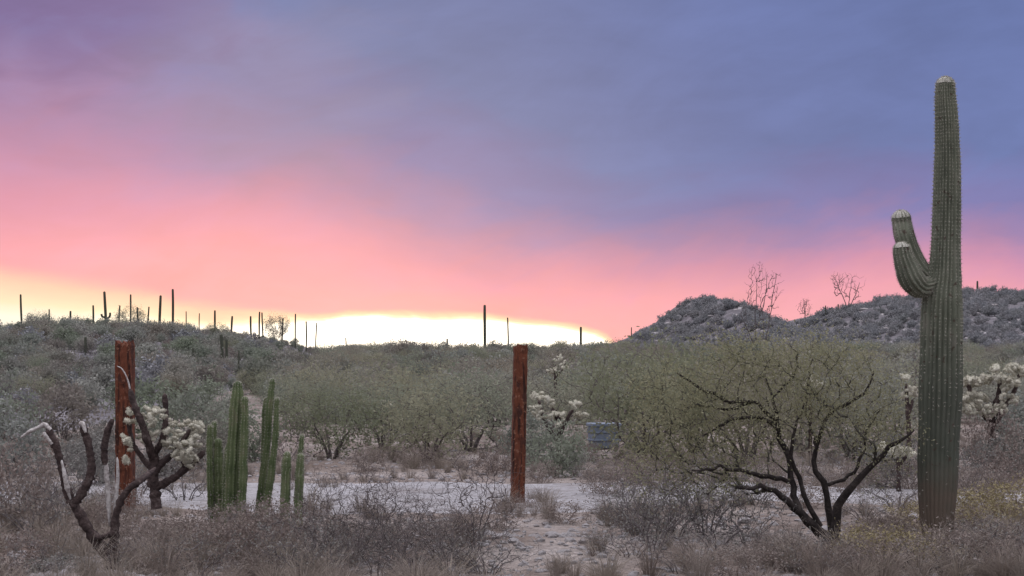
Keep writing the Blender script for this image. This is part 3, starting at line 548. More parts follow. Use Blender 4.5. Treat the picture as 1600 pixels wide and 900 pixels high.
teddy('lone pale cholla tuft deep in the green thicket', (605, 660), 38, [[(604, 668, 6), (604, 645, 5), (605, 634, 4)], [(604, 645, 4), (611, 634, 3)]], [(604, 631, 7, 4, 6), (612, 633, 5, 4, 4)], 0.11, 66)
teddy('pale cholla glimpsed through the top of the mesquite', (1266, 640), 27, [[(1266, 650, 7), (1266, 625, 6), (1266, 605, 5)], [(1266, 620, 5), (1276, 604, 4)]], [(1264, 597, 6, 5, 6), (1277, 600, 6, 5, 5)], 0.11, 67)

# ------------------------------------------------------------------ the mesquite at right
MD = 15.2; b = at(1298, 850, MD); gz = float(H(b[0], b[1])); offm = np.array([b[0], b[1], gz]); r = np.random.default_rng(8)
mesq = thing('mesquite_tree', 'spreading multi-stemmed mesquite with dark limbs and thin green crown beside the saguaro', 'tree', offm)
limbs = [[(1299, 862, 30), (1296, 846, 27), (1277, 829, 19, -.05), (1250, 803, 16, -.1), (1230, 783, 13, -.12), (1211, 769, 11, -.15), (1183, 760, 8, -.2), (1150, 762, 5, -.3)],
    [(1250, 803, 14, -.1), (1240, 770, 12, -.05), (1235, 741, 11), (1225, 699, 10, .05), (1214, 667, 9, .1), (1213, 643, 7, .1), (1207, 615, 5, .15), (1196, 590, 3, .2)],
    [(1216, 672, 8, .1), (1195, 656, 7), (1165, 652, 6, -.1), (1130, 662, 5, -.15), (1100, 680, 3, -.2)],
    [(1212, 655, 8, .1), (1179, 628, 7, .05), (1141, 629, 6), (1113, 615, 6, -.05), (1085, 601, 5, -.1), (1057, 582, 3, -.15)],
    [(1179, 628, 6, .05), (1137, 639, 5, .1), (1104, 634, 4, .15), (1067, 637, 3, .2)],
    [(1236, 752, 9), (1202, 746, 8, -.15), (1151, 733, 7, -.25), (1113, 732, 5, -.3), (1081, 735, 3, -.35)],
    [(1302, 856, 24), (1304, 830, 20), (1309, 798, 17), (1319, 779, 15, -.05), (1337, 751, 13, -.1), (1365, 727, 11, -.15), (1398, 694, 8, -.2), (1428, 672, 4, -.25)],
    [(1300, 835, 15, .1), (1296, 800, 13, .1), (1286, 757, 11, .1), (1273, 732, 10, .1), (1277, 690, 8, .15), (1291, 654, 7, .2), (1322, 632, 6, .2), (1351, 615, 5, .2), (1366, 578, 3, .2)],
    [(1282, 822, 10, -.05), (1262, 790, 9, -.1), (1248, 745, 8, -.1), (1236, 712, 7, -.15), (1243, 670, 5, -.2), (1256, 630, 3, -.2)],
    [(1290, 758, 8, .1), (1320, 748, 7, .2), (1345, 720, 6, .25), (1352, 680, 4, .3), (1375, 640, 3, .3)],
    [(1278, 700, 6, .15), (1262, 650, 5, .3), (1262, 600, 4, .4), (1270, 560, 2.5, .4)],
    [(1207, 620, 5, .15), (1240, 590, 4, .2), (1246, 560, 3, .25), (1235, 540, 2, .25)]]
mb = MB(); seeds = []
for l in limbs:
    s = trace(l, MD, 16, offm); s[1:-1, :3] += r.normal(size=(14, 3)) * 0.009; tubes(mb, s[None, :, :3], s[None, :, 3] * 0.86 * (1 + 0.08 * r.normal(size=(1, 16))), 8); seeds.append(s[:, :3])
obj('trunk', mb.mesh('trunk', MT['bark']), mesq)
def ctgt(cx_, cy_, rx_, ry_, rz_, n_):
    c = at(cx_, cy_, MD) - offm; k = MD / FP; return blob(r, n_, c, (rx_ * k, rz_, ry_ * k), 0.15, 0.12)
tg = np.concatenate([ctgt(1190, 615, 190, 80, 0.75, 480), ctgt(1060, 620, 95, 65, 0.6, 230), ctgt(1335, 635, 90, 80, 0.6, 200), ctgt(1110, 715, 120, 70, 0.5, 220), ctgt(1230, 560, 120, 45, 0.5, 220), ctgt(1380, 690, 55, 60, 0.4, 60), ctgt(1025, 690, 70, 85, 0.45, 170), ctgt(1150, 545, 70, 30, .4, 60), ctgt(1320, 555, 60, 30, .4, 60)])
P, cnt = colonize(r, seeds, tg, 5, 0.22, 0.04)
tw = MB(); r0 = 0.0016 * cnt ** 0.51; R = r0[:, None] * np.linspace(1, 0, 5)[None] + 0.0010 * np.linspace(0, 1, 5)[None]; tubes(tw, P, R, 3)
obj('twigs', tw.mesh('twigs', MT['mtwig']), mesq)
k = r.integers(1, 5, (len(P), 17)); c = P[np.arange(len(P))[:, None], k].reshape(-1, 3) + r.normal(size=(len(P) * 17, 3)) * 0.08
lb = MB(); leaves(lb, r, c, 0.026, 0.22); obj('crown', lb.mesh('crown', MT['leaf_mesq'], False), mesq)

# ------------------------------------------------------------------ plant prototypes
def stems_fan(seed, n, h, w, base=0.05):
    r = np.random.default_rng(seed); o = []
    for i in range(n):
        a = 6.283 * i / n + r.uniform(-.4, .4); l = r.uniform(0.6, 1.0)
        o.append([(base * math.cos(a), base * math.sin(a), -0.05), (w * .45 * l * math.cos(a), w * .45 * l * math.sin(a), h * .45), (w * l * math.cos(a), w * l * math.sin(a), h * r.uniform(.75, 1))])
    return o
PV = [plant(100 + k, 'palo_verde', [(150, (0, 0, 1.15), (1.35, 1.35, 0.75)), (70, (0.7, .3, 1.2), (.7, .7, .6)), (70, (-.7, -.2, 1.1), (.7, .7, .6)), (60, (0.1, 0, 0.5), (1.25, 1.25, .45))], stems_fan(k, 5, 0.9, 0.6), 0.004, 'leaf_pv', 13, 0.08, 0.20, spread=0.11, stem_r=0.04, bark='darktwig') for k in range(4)]
SH = [plant(120 + k, 'shrub', [(90, (0, 0, 0.5), (.62, .62, .5)), (40, (0.25, .1, .45), (.4, .4, .42))], stems_fan(20 + k, 5, .4, .25, .03), 0.003, 'leaf_scrub', 18, 0.055, 0.28, spread=0.06, stem_r=0.014, K=4) for k in range(4)]
HS = [plant(140 + k, 'hill_shrub', [(46, (0, 0, 0.5), (.65, .65, .5))], stems_fan(40 + k, 4, .4, .25, .03), 0.004, 'leaf_hill', 16, 0.13, 0.32, spread=0.09, stem_r=0.016, K=3, bark='darktwig') for k in range(3)]
VS = [plant(150 + k, 'valley_shrub', [(60, (0, 0, 0.55), (.7, .7, .55)), (30, (.3, .1, .6), (.4, .4, .4))], stems_fan(50 + k, 4, .5, .3, .03), 0.004, 'leaf_scrub', 16, 0.10, 0.28, spread=0.10, stem_r=0.018, K=3) for k in range(4)]
BT = [plant(160 + k, 'bare_shrub', [(420, (0, 0, 0.50), (.62, .5, .5)), (220, (0, 0, .80), (.5, .4, .38)), (80, (.3, .1, .4), (.4, .3, .35))], stems_fan(60 + k, 7, .45, .22, .06), 0.0015, None, jit=0.12, bend=0.55, stem_r=0.008, K=6, bark='darktwig', thick=0.40, zmin=.12) for k in range(4)]
GT = [plant(170 + k, 'grey_twig_shrub', [(260, (0, 0, 0.30), (.62, .55, .32))], stems_fan(70 + k, 9, .28, .4, .06), 0.002, 'leaf_grey', 2, 0.022, 0.35, spread=0.03, jit=0.09, stem_r=0.008, K=5, bark='twig', thick=0.40) for k in range(3)]
BR = [plant(180 + k, 'brown_brush', [(230, (0, 0, 0.27), (.5, .5, .28))], stems_fan(80 + k, 9, .25, .3, .06), 0.0022, 'leaf_red', 9, 0.026, 0.35, spread=0.035, jit=0.09, stem_r=0.007, K=5, bark='browntwig', thick=0.40) for k in range(3)]
YB = [plant(190 + k, 'yellow_brush', [(230, (0, 0, 0.27), (.5, .5, .28))], stems_fan(90 + k, 9, .25, .3, .06), 0.0022, 'grass_y', 9, 0.03, 0.3, spread=0.035, jit=0.09, stem_r=0.007, K=5, bark='browntwig', thick=0.40) for k in range(2)]
GL = [plant(195 + k, 'grey_leaf_shrub', [(170, (0, 0, 0.32), (.48, .48, .34))], stems_fan(95 + k, 8, .3, .25, .05), 0.0024, 'leaf_grey', 14, 0.034, 0.36, spread=0.035, stem_r=0.008, K=4, bark='twig') for k in range(2)]
def tuft(seed, m, n=70, h=0.26, w=0.16):
    r = np.random.default_rng(seed); a = r.uniform(0, 6.283, n); q = r.uniform(0, 1, n); b0 = np.stack([.05 * q * np.cos(a), .05 * q * np.sin(a), 0 * a - .02], -1); hh = h * r.uniform(.4, 1.1, n); ww = w * r.uniform(.2, 1.2, n)
    t1 = b0 + np.stack([ww * .4 * np.cos(a), ww * .4 * np.sin(a), hh * .65], -1); t2 = b0 + np.stack([ww * np.cos(a), ww * np.sin(a), hh * r.uniform(.75, 1.05, n)], -1)
    mb = MB(); tubes(mb, np.stack([b0, t1, t2], 1), np.tile([[.0016, .0013, .0006]], (n, 1)), 3); return mb.mesh('tuft', MT[m], False)
TF = [tuft(k, 'grass', 60 + 15 * k, .20 + .05 * k, .13 + .03 * k) for k in range(4)]
def rockm(seed):
    r = np.random.default_rng(seed); import bmesh
    bm = bmesh.new(); bmesh.ops.create_icosphere(bm, subdivisions=2, radius=1); s = r.uniform(.6, 1.2, 3) * np.array([1, 1, .6]); pl = unit(r.normal(size=(9, 3))); of = r.uniform(.55, .85, 9)
    for v in bm.verts:
        p = np.array(v.co)
        for n_, o_ in zip(pl, of):
            dd = p @ n_
            if dd > o_: p = p - n_ * (dd - o_)
        v.co = p * s * (1 + 0.03 * r.normal())
    me = bpy.data.meshes.new('rock'); bm.to_mesh(me); bm.free(); me.materials.append(MT['rock']); return me
RK = [rockm(k) for k in range(4)]

# ------------------------------------------------------------------ scattered masses (grass, pebbles, hillside scrub nobody could count)
def hide_proto(me_list, nm):
    out = []
    for me in me_list: out.append(bpy.data.objects.new(nm, me))
    return out
def joined(pr):
    """one mesh from a (trunk, crown) pair, for scattering"""
    tm, cm = pr
    import bmesh
    bm = bmesh.new(); bm.from_mesh(tm); n = len(bm.faces)
    if cm: bm.from_mesh(cm)
    bm.faces.ensure_lookup_table()
    for f in bm.faces[n:]: f.material_index = 1
    me = bpy.data.meshes.new(tm.name.replace('trunk', 'whole')); bm.to_mesh(me); bm.free(); me.materials.append(tm.materials[0])
    if cm: me.materials.append(cm.materials[0])
    return me
def scatter(name, label, pts, scl, rot, idx_, protos):
    me = bpy.data.meshes.new(name); me.vertices.add(len(pts)); me.vertices.foreach_set('co', np.asarray(pts, float).ravel())
    for an, ty, val in (('scl', 'FLOAT', scl), ('rotz', 'FLOAT', rot), ('kind_i', 'INT', idx_)):
        a = me.attributes.new(an, ty, 'POINT'); a.data.foreach_set('value', np.asarray(val))
    o = tag(obj(name, me), label, None, None, 'stuff'); g = bpy.data.node_groups.new(name, 'GeometryNodeTree')
    g.interface.new_socket('Geometry', in_out='INPUT', socket_type='NodeSocketGeometry'); g.interface.new_socket('Geometry', in_out='OUTPUT', socket_type='NodeSocketGeometry')
    gi = g.nodes.new('NodeGroupInput'); go = g.nodes.new('NodeGroupOutput'); jn = g.nodes.new('GeometryNodeJoinGeometry')
    def attr(n, ty): a = g.nodes.new('GeometryNodeInputNamedAttribute'); a.data_type = ty; a.inputs[0].default_value = n; return a.outputs[0]
    ai, as_, ar = attr('kind_i', 'INT'), attr('scl', 'FLOAT'), attr('rotz', 'FLOAT'); cx = g.nodes.new('ShaderNodeCombineXYZ'); g.links.new(ar, cx.inputs[2])
    for k, p in enumerate(protos):
        oi = g.nodes.new('GeometryNodeObjectInfo'); oi.inputs[0].default_value = p; oi.inputs['As Instance'].default_value = True
        cmp_ = g.nodes.new('FunctionNodeCompare'); cmp_.data_type = 'INT'; cmp_.operation = 'EQUAL'
        ii_ = [s for s in cmp_.inputs if s.enabled and s.type == 'INT']; g.links.new(ai, ii_[0]); ii_[1].default_value = k
        ip = g.nodes.new('GeometryNodeInstanceOnPoints'); g.links.new(gi.outputs[0], ip.inputs['Points']); g.links.new(cmp_.outputs[0], ip.inputs['Selection']); g.links.new(oi.outputs['Geometry'], ip.inputs['Instance'])
        g.links.new(cx.outputs[0], ip.inputs['Rotation']); g.links.new(as_, ip.inputs['Scale']); g.links.new(ip.outputs[0], jn.inputs[0])
    g.links.new(jn.outputs[0], go.inputs[0]); md = o.modifiers.new('scatter', 'NODES'); md.node_group = g; return o
def mask_scatter(r, n, x0, x1, ya, yb, keep, power=1.0):
    y = ya + (yb - ya) * r.uniform(0, 1, n) ** power; x = r.uniform(x0, x1, n) if not callable(x0) else x0(y) + (x1(y) - x0(y)) * r.uniform(0, 1, n); k = keep(x, y); x, y = x[k], y[k]
    return np.stack([x, y, H(x, y)], -1)
r = np.random.default_rng(77)
hs = hide_proto([joined(p) for p in HS], 'hill_shrub_source'); vs = hide_proto([joined(p) for p in VS], 'valley_shrub_source'); rk = hide_proto(RK, 'rock_source'); tf = hide_proto(TF, 'tuft_source'); pvs = hide_proto([joined(p) for p in PV], 'palo_source'); gts = hide_proto([joined(p) for p in GT + BR[:1] + BT[:1]], 'twig_source')
p = mask_scatter(r, 8200, lambda y: 0.02 * y, lambda y: 0.46 * y, 112, 262, lambda x, y: (hillR(x, y) > hillC(x, y)))
n_ = len(p); k_ = r.choice(4, n_, p=[.24, .23, .23, .30]); s_ = np.where(k_ == 3, r.uniform(.2, 1.0, n_) ** 1.5, .38 + .85 * r.uniform(0, 1, n_) ** 1.4); p[:, 2] -= np.where(k_ == 3, .1, 0.02)
scatter('hillside_scrub', 'grey green scrub and rocks covering the right hills', p, s_, r.uniform(0, 6.28, n_), k_, hs + [rk[0]])
p = mask_scatter(r, 2300, lambda y: -0.50 * y, lambda y: -0.06 * y, 38, 150, lambda x, y: (hillL(x, y) > hillC(x, y) + 0.05), 0.75)
n_ = len(p); k_ = r.choice(12, n_, p=[.14, .14, .13, .12, .08, .07, .06, .06, .06, .05, .06, .03]); s_ = np.where((k_ == 5) | (k_ == 6), r.uniform(.15, .7, n_), np.where(k_ >= 7, r.uniform(.9, 1.7, n_), r.uniform(.4, 1.2, n_) ** 1.3)); s_ = np.where(k_ == 11, .55, s_)
s_ = s_ * (1 - 0.45 * sstep(p[:, 1], 112, 132))
scatter('slope_scrub', 'mixed green and grey scrub with rocks covering the left rise', p, s_, r.uniform(0, 6.28, n_), k_, vs + [hs[0], rk[1], rk[2]] + gts[:4] + [pvs[1]])
p = mask_scatter(r, 1500, lambda y: -0.16 * y, lambda y: 0.42 * y, 44, 168, lambda x, y: (hillL(x, y) < hillC(x, y) + 0.05) & (hillR(x, y) < hillC(x, y) + 0.3), 0.8)
n_ = len(p); k_ = r.choice(13, n_, p=[.12, .12, .12, .12, .07, .07, .07, .07, .05, .05, .05, .05, .04]); s_ = np.where(k_ >= 8, r.uniform(1.1, 2.0, n_), np.where(k_ >= 4, r.uniform(.4, .9, n_), r.uniform(.5, 1.5, n_)))
scatter('valley_scrub', 'dense grey green scrub filling the flat beyond the track', p, s_, r.uniform(0, 6.28, n_), k_, vs + pvs + gts)
offroad = lambda x, y: (y < np.interp(x, rx, y0) - 0.1) | (y > np.interp(x, rx, y1) + 0.1) | (vnoise(x, y, 1.1, 51) + .5 * vnoise(x, y, .35, 52) > np.where((x > -2.3) & (x < .2), .62, .12))
p = mask_scatter(r, 4300, lambda y: -0.42 * y, lambda y: 0.42 * y, 10.5, 36, lambda x, y: offroad(x, y) & (vnoise(x, y, 0.9, 31) + 0.5 * vnoise(x, y, .3, 32) > 0.08) & ~((np.abs(x - 0.35 - 0.12 * (15 - y)) < 0.75) & (y < 17.8) & (vnoise(x, y, .4, 33) < .45)), 1.3)
n_ = len(p); scatter('dry_grass', 'dry straw and pinkish brown grass over the ground', p, r.uniform(.45, 1.15, n_), r.uniform(0, 6.28, n_), r.integers(0, 4, n_), tf)
p = mask_scatter(r, 20000, lambda y: -0.42 * y, lambda y: 0.42 * y, 10.5, 30, lambda x, y: (offroad(x, y) | (vnoise(x, y, .5, 41) > .1)), 1.5)
n_ = len(p); scatter('gravel', 'loose pale pebbles and small stones over the ground', p, 0.010 + 0.06 * r.uniform(0, 1, n_) ** 3.2, r.uniform(0, 6.28, n_), r.integers(0, 4, n_), rk)

# ------------------------------------------------------------------ single plants, each a thing
r = np.random.default_rng(11)
def pl(name, label, cat, protos, px, d, s, group=None, sy=1.0, k=None, names=('trunk', 'crown')):
    x = (px - 800) / FP * d; return put(name, label, cat, protos[r.integers(len(protos)) if k is None else k], x, d, r.uniform(0, 6.28), (s, s, s * sy), group, 0.03, names)
G = 'trees in the thicket beyond the track'
for px, d, s, sy, lb_ in [
    (520, 28, .72, .95, 'rounded grey green tree right of the stubby column cactus, first along the track'), (600, 31, .80, .9, 'broad olive tree with the pale cholla tuft beside it in the thicket'),
    (668, 28, .78, .95, 'olive green tree at the track edge, midway between column cacti and lone post'), (735, 30, .85, .95, 'dense olive tree directly left of the lone rusty post'),
    (640, 40, .95, .9, 'taller hazy green tree in the second row of the thicket'), (775, 42, .92, .9, 'green tree whose crown shows just above and left of the lone post'),
    (870, 34, .80, .9, 'dark green tree behind the cholla with scattered cream tufts'), (965, 36, 1.0, .95, 'green tree standing behind the blue bin'), (1010, 27, 1.05, 1.05, 'tall green tree left of the mesquite crown, touching the hill foot'),
    (1085, 30, 1.12, 1.0, 'olive tree whose top overlaps the foot of the pointed hill'), (1165, 27, 1.05, 1.0, 'green tree just behind the middle of the mesquite crown'), (1250, 30, 1.05, 1.0, 'olive tree behind the mesquite crown below the tall bare tree'),
    (1330, 28, .95, 1.0, 'olive tree behind the right side of the mesquite crown'), (1395, 33, .9, 1.0, 'grey green tree showing left of the saguaro trunk'), (1560, 40, 1.0, .85, 'grey green tree behind the bushy pale cholla'), (480, 42, .8, .9, 'hazy green tree on the slope foot above the stubby columns')]:
    pl('palo_verde_tree', lb_, 'tree', PV, px, d, s, G, sy)
G = 'shrubs on the near slope at left'
for px, d, s, pr, nm, lb_ in [
    (70, 27, 1.0, BR, 'reddish_shrub', 'reddish brown shrub on the slope left of the broad post'), (20, 24, 1.1, SH, 'green_shrub', 'grey green shrub at the left edge of the view'), (130, 26, .9, GL, 'grey_shrub', 'silvery grey shrub between the reddish shrub and the broad post'),
    (290, 30, 1.25, SH, 'green_shrub', 'green shrub on the slope right of the broad post'), (262, 24, .95, GL, 'grey_shrub', 'pale grey shrub behind the yellow jointed cholla'), (330, 26, .9, SH, 'green_shrub', 'low green shrub behind the short column pair'),
    (395, 28, 1.0, SH, 'green_shrub', 'shrub seen between the thick column and the slender columns'), (450, 26, .9, BT, 'bare_shrub', 'bare brownish shrub behind the stubby columns'), (100, 34, 1.3, SH, 'green_shrub', 'large green shrub higher up the slope above the reddish one'),
    (160, 31, 1.0, GL, 'grey_shrub', 'grey shrub whose edge touches the left of the broad post'), (230, 36, 1.4, SH, 'green_shrub', 'dark green shrub halfway up the slope beside the broad post top'), (328, 40, 1.4, SH, 'green_shrub', 'green shrub up the slope behind the thick column'), (300, 44, 1.4, GL, 'grey_shrub', 'pale grey shrub up the slope left of the thick column'), (350, 37, 1.1, SH, 'green_shrub', 'shrub up the slope seen between the two leftmost columns'), (10, 33, 1.3, SH, 'green_shrub', 'upper green shrub at the far left edge'), (575, 25.5, .7, BR, 'reddish_shrub', 'small pinkish bush at the far edge of the pale track'),
    (655, 25.8, .75, BR, 'reddish_shrub', 'brownish bush at the far track edge left of the lone post'), (770, 24.6, .75, BR, 'reddish_shrub', 'brown bush hugging the left side of the lone post'), (918, 27.5, .6, BR, 'reddish_shrub', 'brown bush in front of the blue bin'), (845, 22.8, .6, BR, 'reddish_shrub', 'brown bush at the foot of the cream tufted cholla'),
    (1570, 22, 1.15, BR, 'reddish_shrub', 'reddish brown bush under the bushy pale cholla'), (1525, 19.5, .9, BR, 'reddish_shrub', 'rusty brown bush right of the saguaro base'), (1375, 22, 1.0, GL, 'grey_shrub', 'blue grey shrub between the mesquite and the saguaro'), (1590, 28, 1.2, SH, 'green_shrub', 'green shrub at the right edge beneath the pale cholla'), (1002, 29, .9, GL, 'grey_shrub', 'blue grey shrub to the right of the blue bin'), (835, 28, .9, SH, 'green_shrub', 'low shrub right beside the lone post behind the cream tufts')]:
    pl(nm, lb_, 'shrub', pr, px, d, s, G if px < 480 else 'bushes along the far track edge', names=('stems', 'foliage'))
# foreground brush
for px, d, s, sy, pr, nm, lb_ in [
    (500, 14.2, .8, .9, BT, 'bare_shrub', 'dark bare twiggy shrub right of the stubby columns'), (560, 13.6, .85, .95, BT, 'bare_shrub', 'dark bare shrub spreading over the pale track, second from the columns'), (625, 14.0, .8, .85, BT, 'bare_shrub', 'dark bare shrub in the middle of the pale track'), (690, 13.5, .8, .9, BT, 'bare_shrub', 'dark bare shrub left of the lone post foot'),
    (745, 14.5, .85, 1.1, BT, 'bare_shrub', 'tall thin bare shrub nearest the lone post'), (595, 15.6, .75, .9, BT, 'bare_shrub', 'smaller bare shrub standing behind the pair on the pale track'), 
    (1050, 15.6, 1.05, 1.0, GT, 'grey_twig_shrub', 'wide tangle of grey twigs beneath the left of the mesquite'), (1120, 14.6, .95, 1.0, GT, 'grey_twig_shrub', 'dark grey twiggy shrub below the low mesquite limbs'), (985, 17.0, .8, .9, GT, 'grey_twig_shrub', 'low grey twigs between the bare ground and the mesquite'), (1190, 13.6, .7, .8, GT, 'grey_twig_shrub', 'grey twiggy clump left of the mesquite trunk foot'), (1060, 13.3, .75, .8, GT, 'grey_twig_shrub', 'low grey twiggy clump at the bottom below the mesquite'),
    (15, 16.5, 1.2, 1.35, BR, 'brown_brush', 'tall brown brush at the left edge beside the dead cholla'), (60, 18.5, 1.0, 1.1, GT, 'grey_twig_shrub', 'grey twiggy brush behind the drooping white tip'), (20, 13.2, .8, .9, BR, 'brown_brush', 'low rusty brush in the bottom left corner'), (225, 14.3, .8, .85, BR, 'brown_brush', 'brown brush right of the dead cholla foot'), (290, 14.0, .9, .95, BR, 'brown_brush', 'pinkish brown brush below the yellow jointed cholla'),
    (350, 13.6, .85, .9, BR, 'brown_brush', 'pinkish brown brush below the thick green column'), (420, 14.2, .9, 1.05, BR, 'brown_brush', 'brown brush hiding the feet of the slender columns'), (462, 15.0, .75, 1.1, BR, 'brown_brush', 'brown brush hiding the feet of the stubby columns'), (260, 12.9, .6, .7, BR, 'brown_brush', 'small brown brush at the bottom edge below the cholla'), (400, 12.9, .6, .7, BR, 'brown_brush', 'small brown brush at the bottom edge below the slender columns'),
    (140, 17.5, .8, .9, GT, 'grey_twig_shrub', 'grey twigs between the dead cholla branches'), (880, 17.2, .65, .75, BR, 'brown_brush', 'low brown brush right of the lone post foot'), (770, 16.6, .7, .8, BR, 'brown_brush', 'low brown brush left of the lone post foot'), 
    (1235, 13.2, .75, .8, BR, 'brown_brush', 'brownish brush in front of the mesquite trunk'), (1345, 14.0, .7, .8, YB, 'yellow_brush', 'yellowish dry brush between mesquite foot and saguaro foot'), (1400, 13.3, .8, .8, YB, 'yellow_brush', 'yellow brown dry brush at the bottom before the saguaro'), (1475, 13.9, .5, .5, YB, 'yellow_brush', 'yellow brown brush at the foot of the saguaro'), (1320, 13.0, .6, .7, BR, 'brown_brush', 'small brown brush below the mesquite trunk at the bottom edge'),
    (95, 19.5, 1.0, 1.2, GT, 'grey_twig_shrub', 'grey brush behind the upright charred branch'), (215, 20.5, 1.0, 1.2, GT, 'grey_twig_shrub', 'grey brush right behind the broad post foot'), (20, 21, 1.1, 1.3, GT, 'grey_twig_shrub', 'grey brush on the track at the left edge'), (290, 19.8, .95, 1.1, GT, 'grey_twig_shrub', 'grey brush behind the right limb of the jointed cholla'), (155, 22.2, 1.0, 1.2, GL, 'grey_shrub', 'pale grey shrub on the track left of the broad post'), (55, 16.0, .9, 1.1, GT, 'grey_twig_shrub', 'grey twigs below the drooping white tip'),
    (590, 12.9, .7, .8, BT, 'bare_shrub', 'bare shrub cut by the bottom edge below the pale track'), (655, 12.9, .75, .8, BT, 'bare_shrub', 'bare shrub at the bottom edge below the middle one'), (520, 13.0, .7, .75, GT, 'grey_twig_shrub', 'grey twigs at the bottom edge right of the columns'), (610, 13.4, .7, .7, GT, 'grey_twig_shrub', 'grey twigs under the bare shrubs at the bottom'), (720, 13.2, .7, .7, GT, 'grey_twig_shrub', 'grey twigs at the bottom edge below the lone post'), (670, 14.8, .7, .7, BR, 'brown_brush', 'brown brush among the bare shrubs on the track'), (550, 14.9, .7, .75, BR, 'brown_brush', 'brown brush among the bare shrubs nearest the columns'),
    (950, 20.5, .8, .9, BR, 'brown_brush', 'brown brush on the track right of the lone post'), (1040, 20.8, .95, 1.0, BR, 'brown_brush', 'brown brush on the track left of the mesquite'), (1120, 21.5, .9, 1.0, GT, 'grey_twig_shrub', 'grey brush on the track seen under the mesquite limbs'), (1250, 19.0, .8, .9, BR, 'brown_brush', 'brown brush seen between the mesquite trunks'), (1400, 19.0, .9, 1.0, GT, 'grey_twig_shrub', 'grey brush on the track just left of the saguaro'), (1330, 21.0, .9, 1.0, BR, 'brown_brush', 'brown brush on the track behind the right mesquite limb'), (1525, 16.6, .85, .95, YB, 'yellow_brush', 'olive brush touching the right side of the saguaro foot'), (1510, 21, 1.0, 1.1, GT, 'grey_twig_shrub', 'grey brush on the track right of the saguaro'), (1440, 16.8, .8, .8, YB, 'yellow_brush', 'olive brush touching the left side of the saguaro foot'),
    (985, 13.9, .8, .8, GT, 'grey_twig_shrub', 'grey twigs at the edge of the bare ground below the mesquite'), (1150, 12.9, .7, .75, BR, 'brown_brush', 'brown brush at the bottom edge below the grey tangle'), (100, 13.0, .6, .55, GL, 'grey_shrub', 'low pale grey cushion at the bottom left beside the dead cholla'),
    (862, 24.2, .85, 1.05, SH, 'green_shrub', 'dark shrub at the trunk of the cream tufted cholla'), (890, 25.5, .55, .8, SH, 'green_shrub', 'shrub between the cream tufted cholla and the blue bin'), (1548, 23.5, 1.05, .95, GL, 'grey_shrub', 'pale grey shrub under the bushy cholla right of the saguaro'), (1590, 23.8, .8, .8, SH, 'green_shrub', 'green shrub under the bushy cholla at the right edge'), (1395, 25, .9, 1.1, GL, 'grey_shrub', 'pale grey shrub under the small cholla left of the saguaro'),
    (1558, 24.0, 1.3, 1.4, BR, 'brown_brush', 'tall reddish brush hiding the trunk of the bushy cholla'),
    (1545, 14.2, .85, .9, GT, 'grey_twig_shrub', 'grey twiggy brush right of the saguaro foot'), (1590, 13.3, .8, .85, BR, 'brown_brush', 'brown brush in the bottom right corner'), (1580, 17.0, .9, 1.0, YB, 'yellow_brush', 'olive yellow brush under the reddish bush at the right edge'), (1350, 17.5, .85, .9, GT, 'grey_twig_shrub', 'grey twigs seen between the mesquite trunks and the saguaro'), (1180, 19.5, .85, .9, GT, 'grey_twig_shrub', 'grey twigs behind the mesquite trunks')]:
    pl(nm, lb_, 'shrub', pr, px, d, s, 'brush in the near ground', sy, names=('stems', 'foliage'))

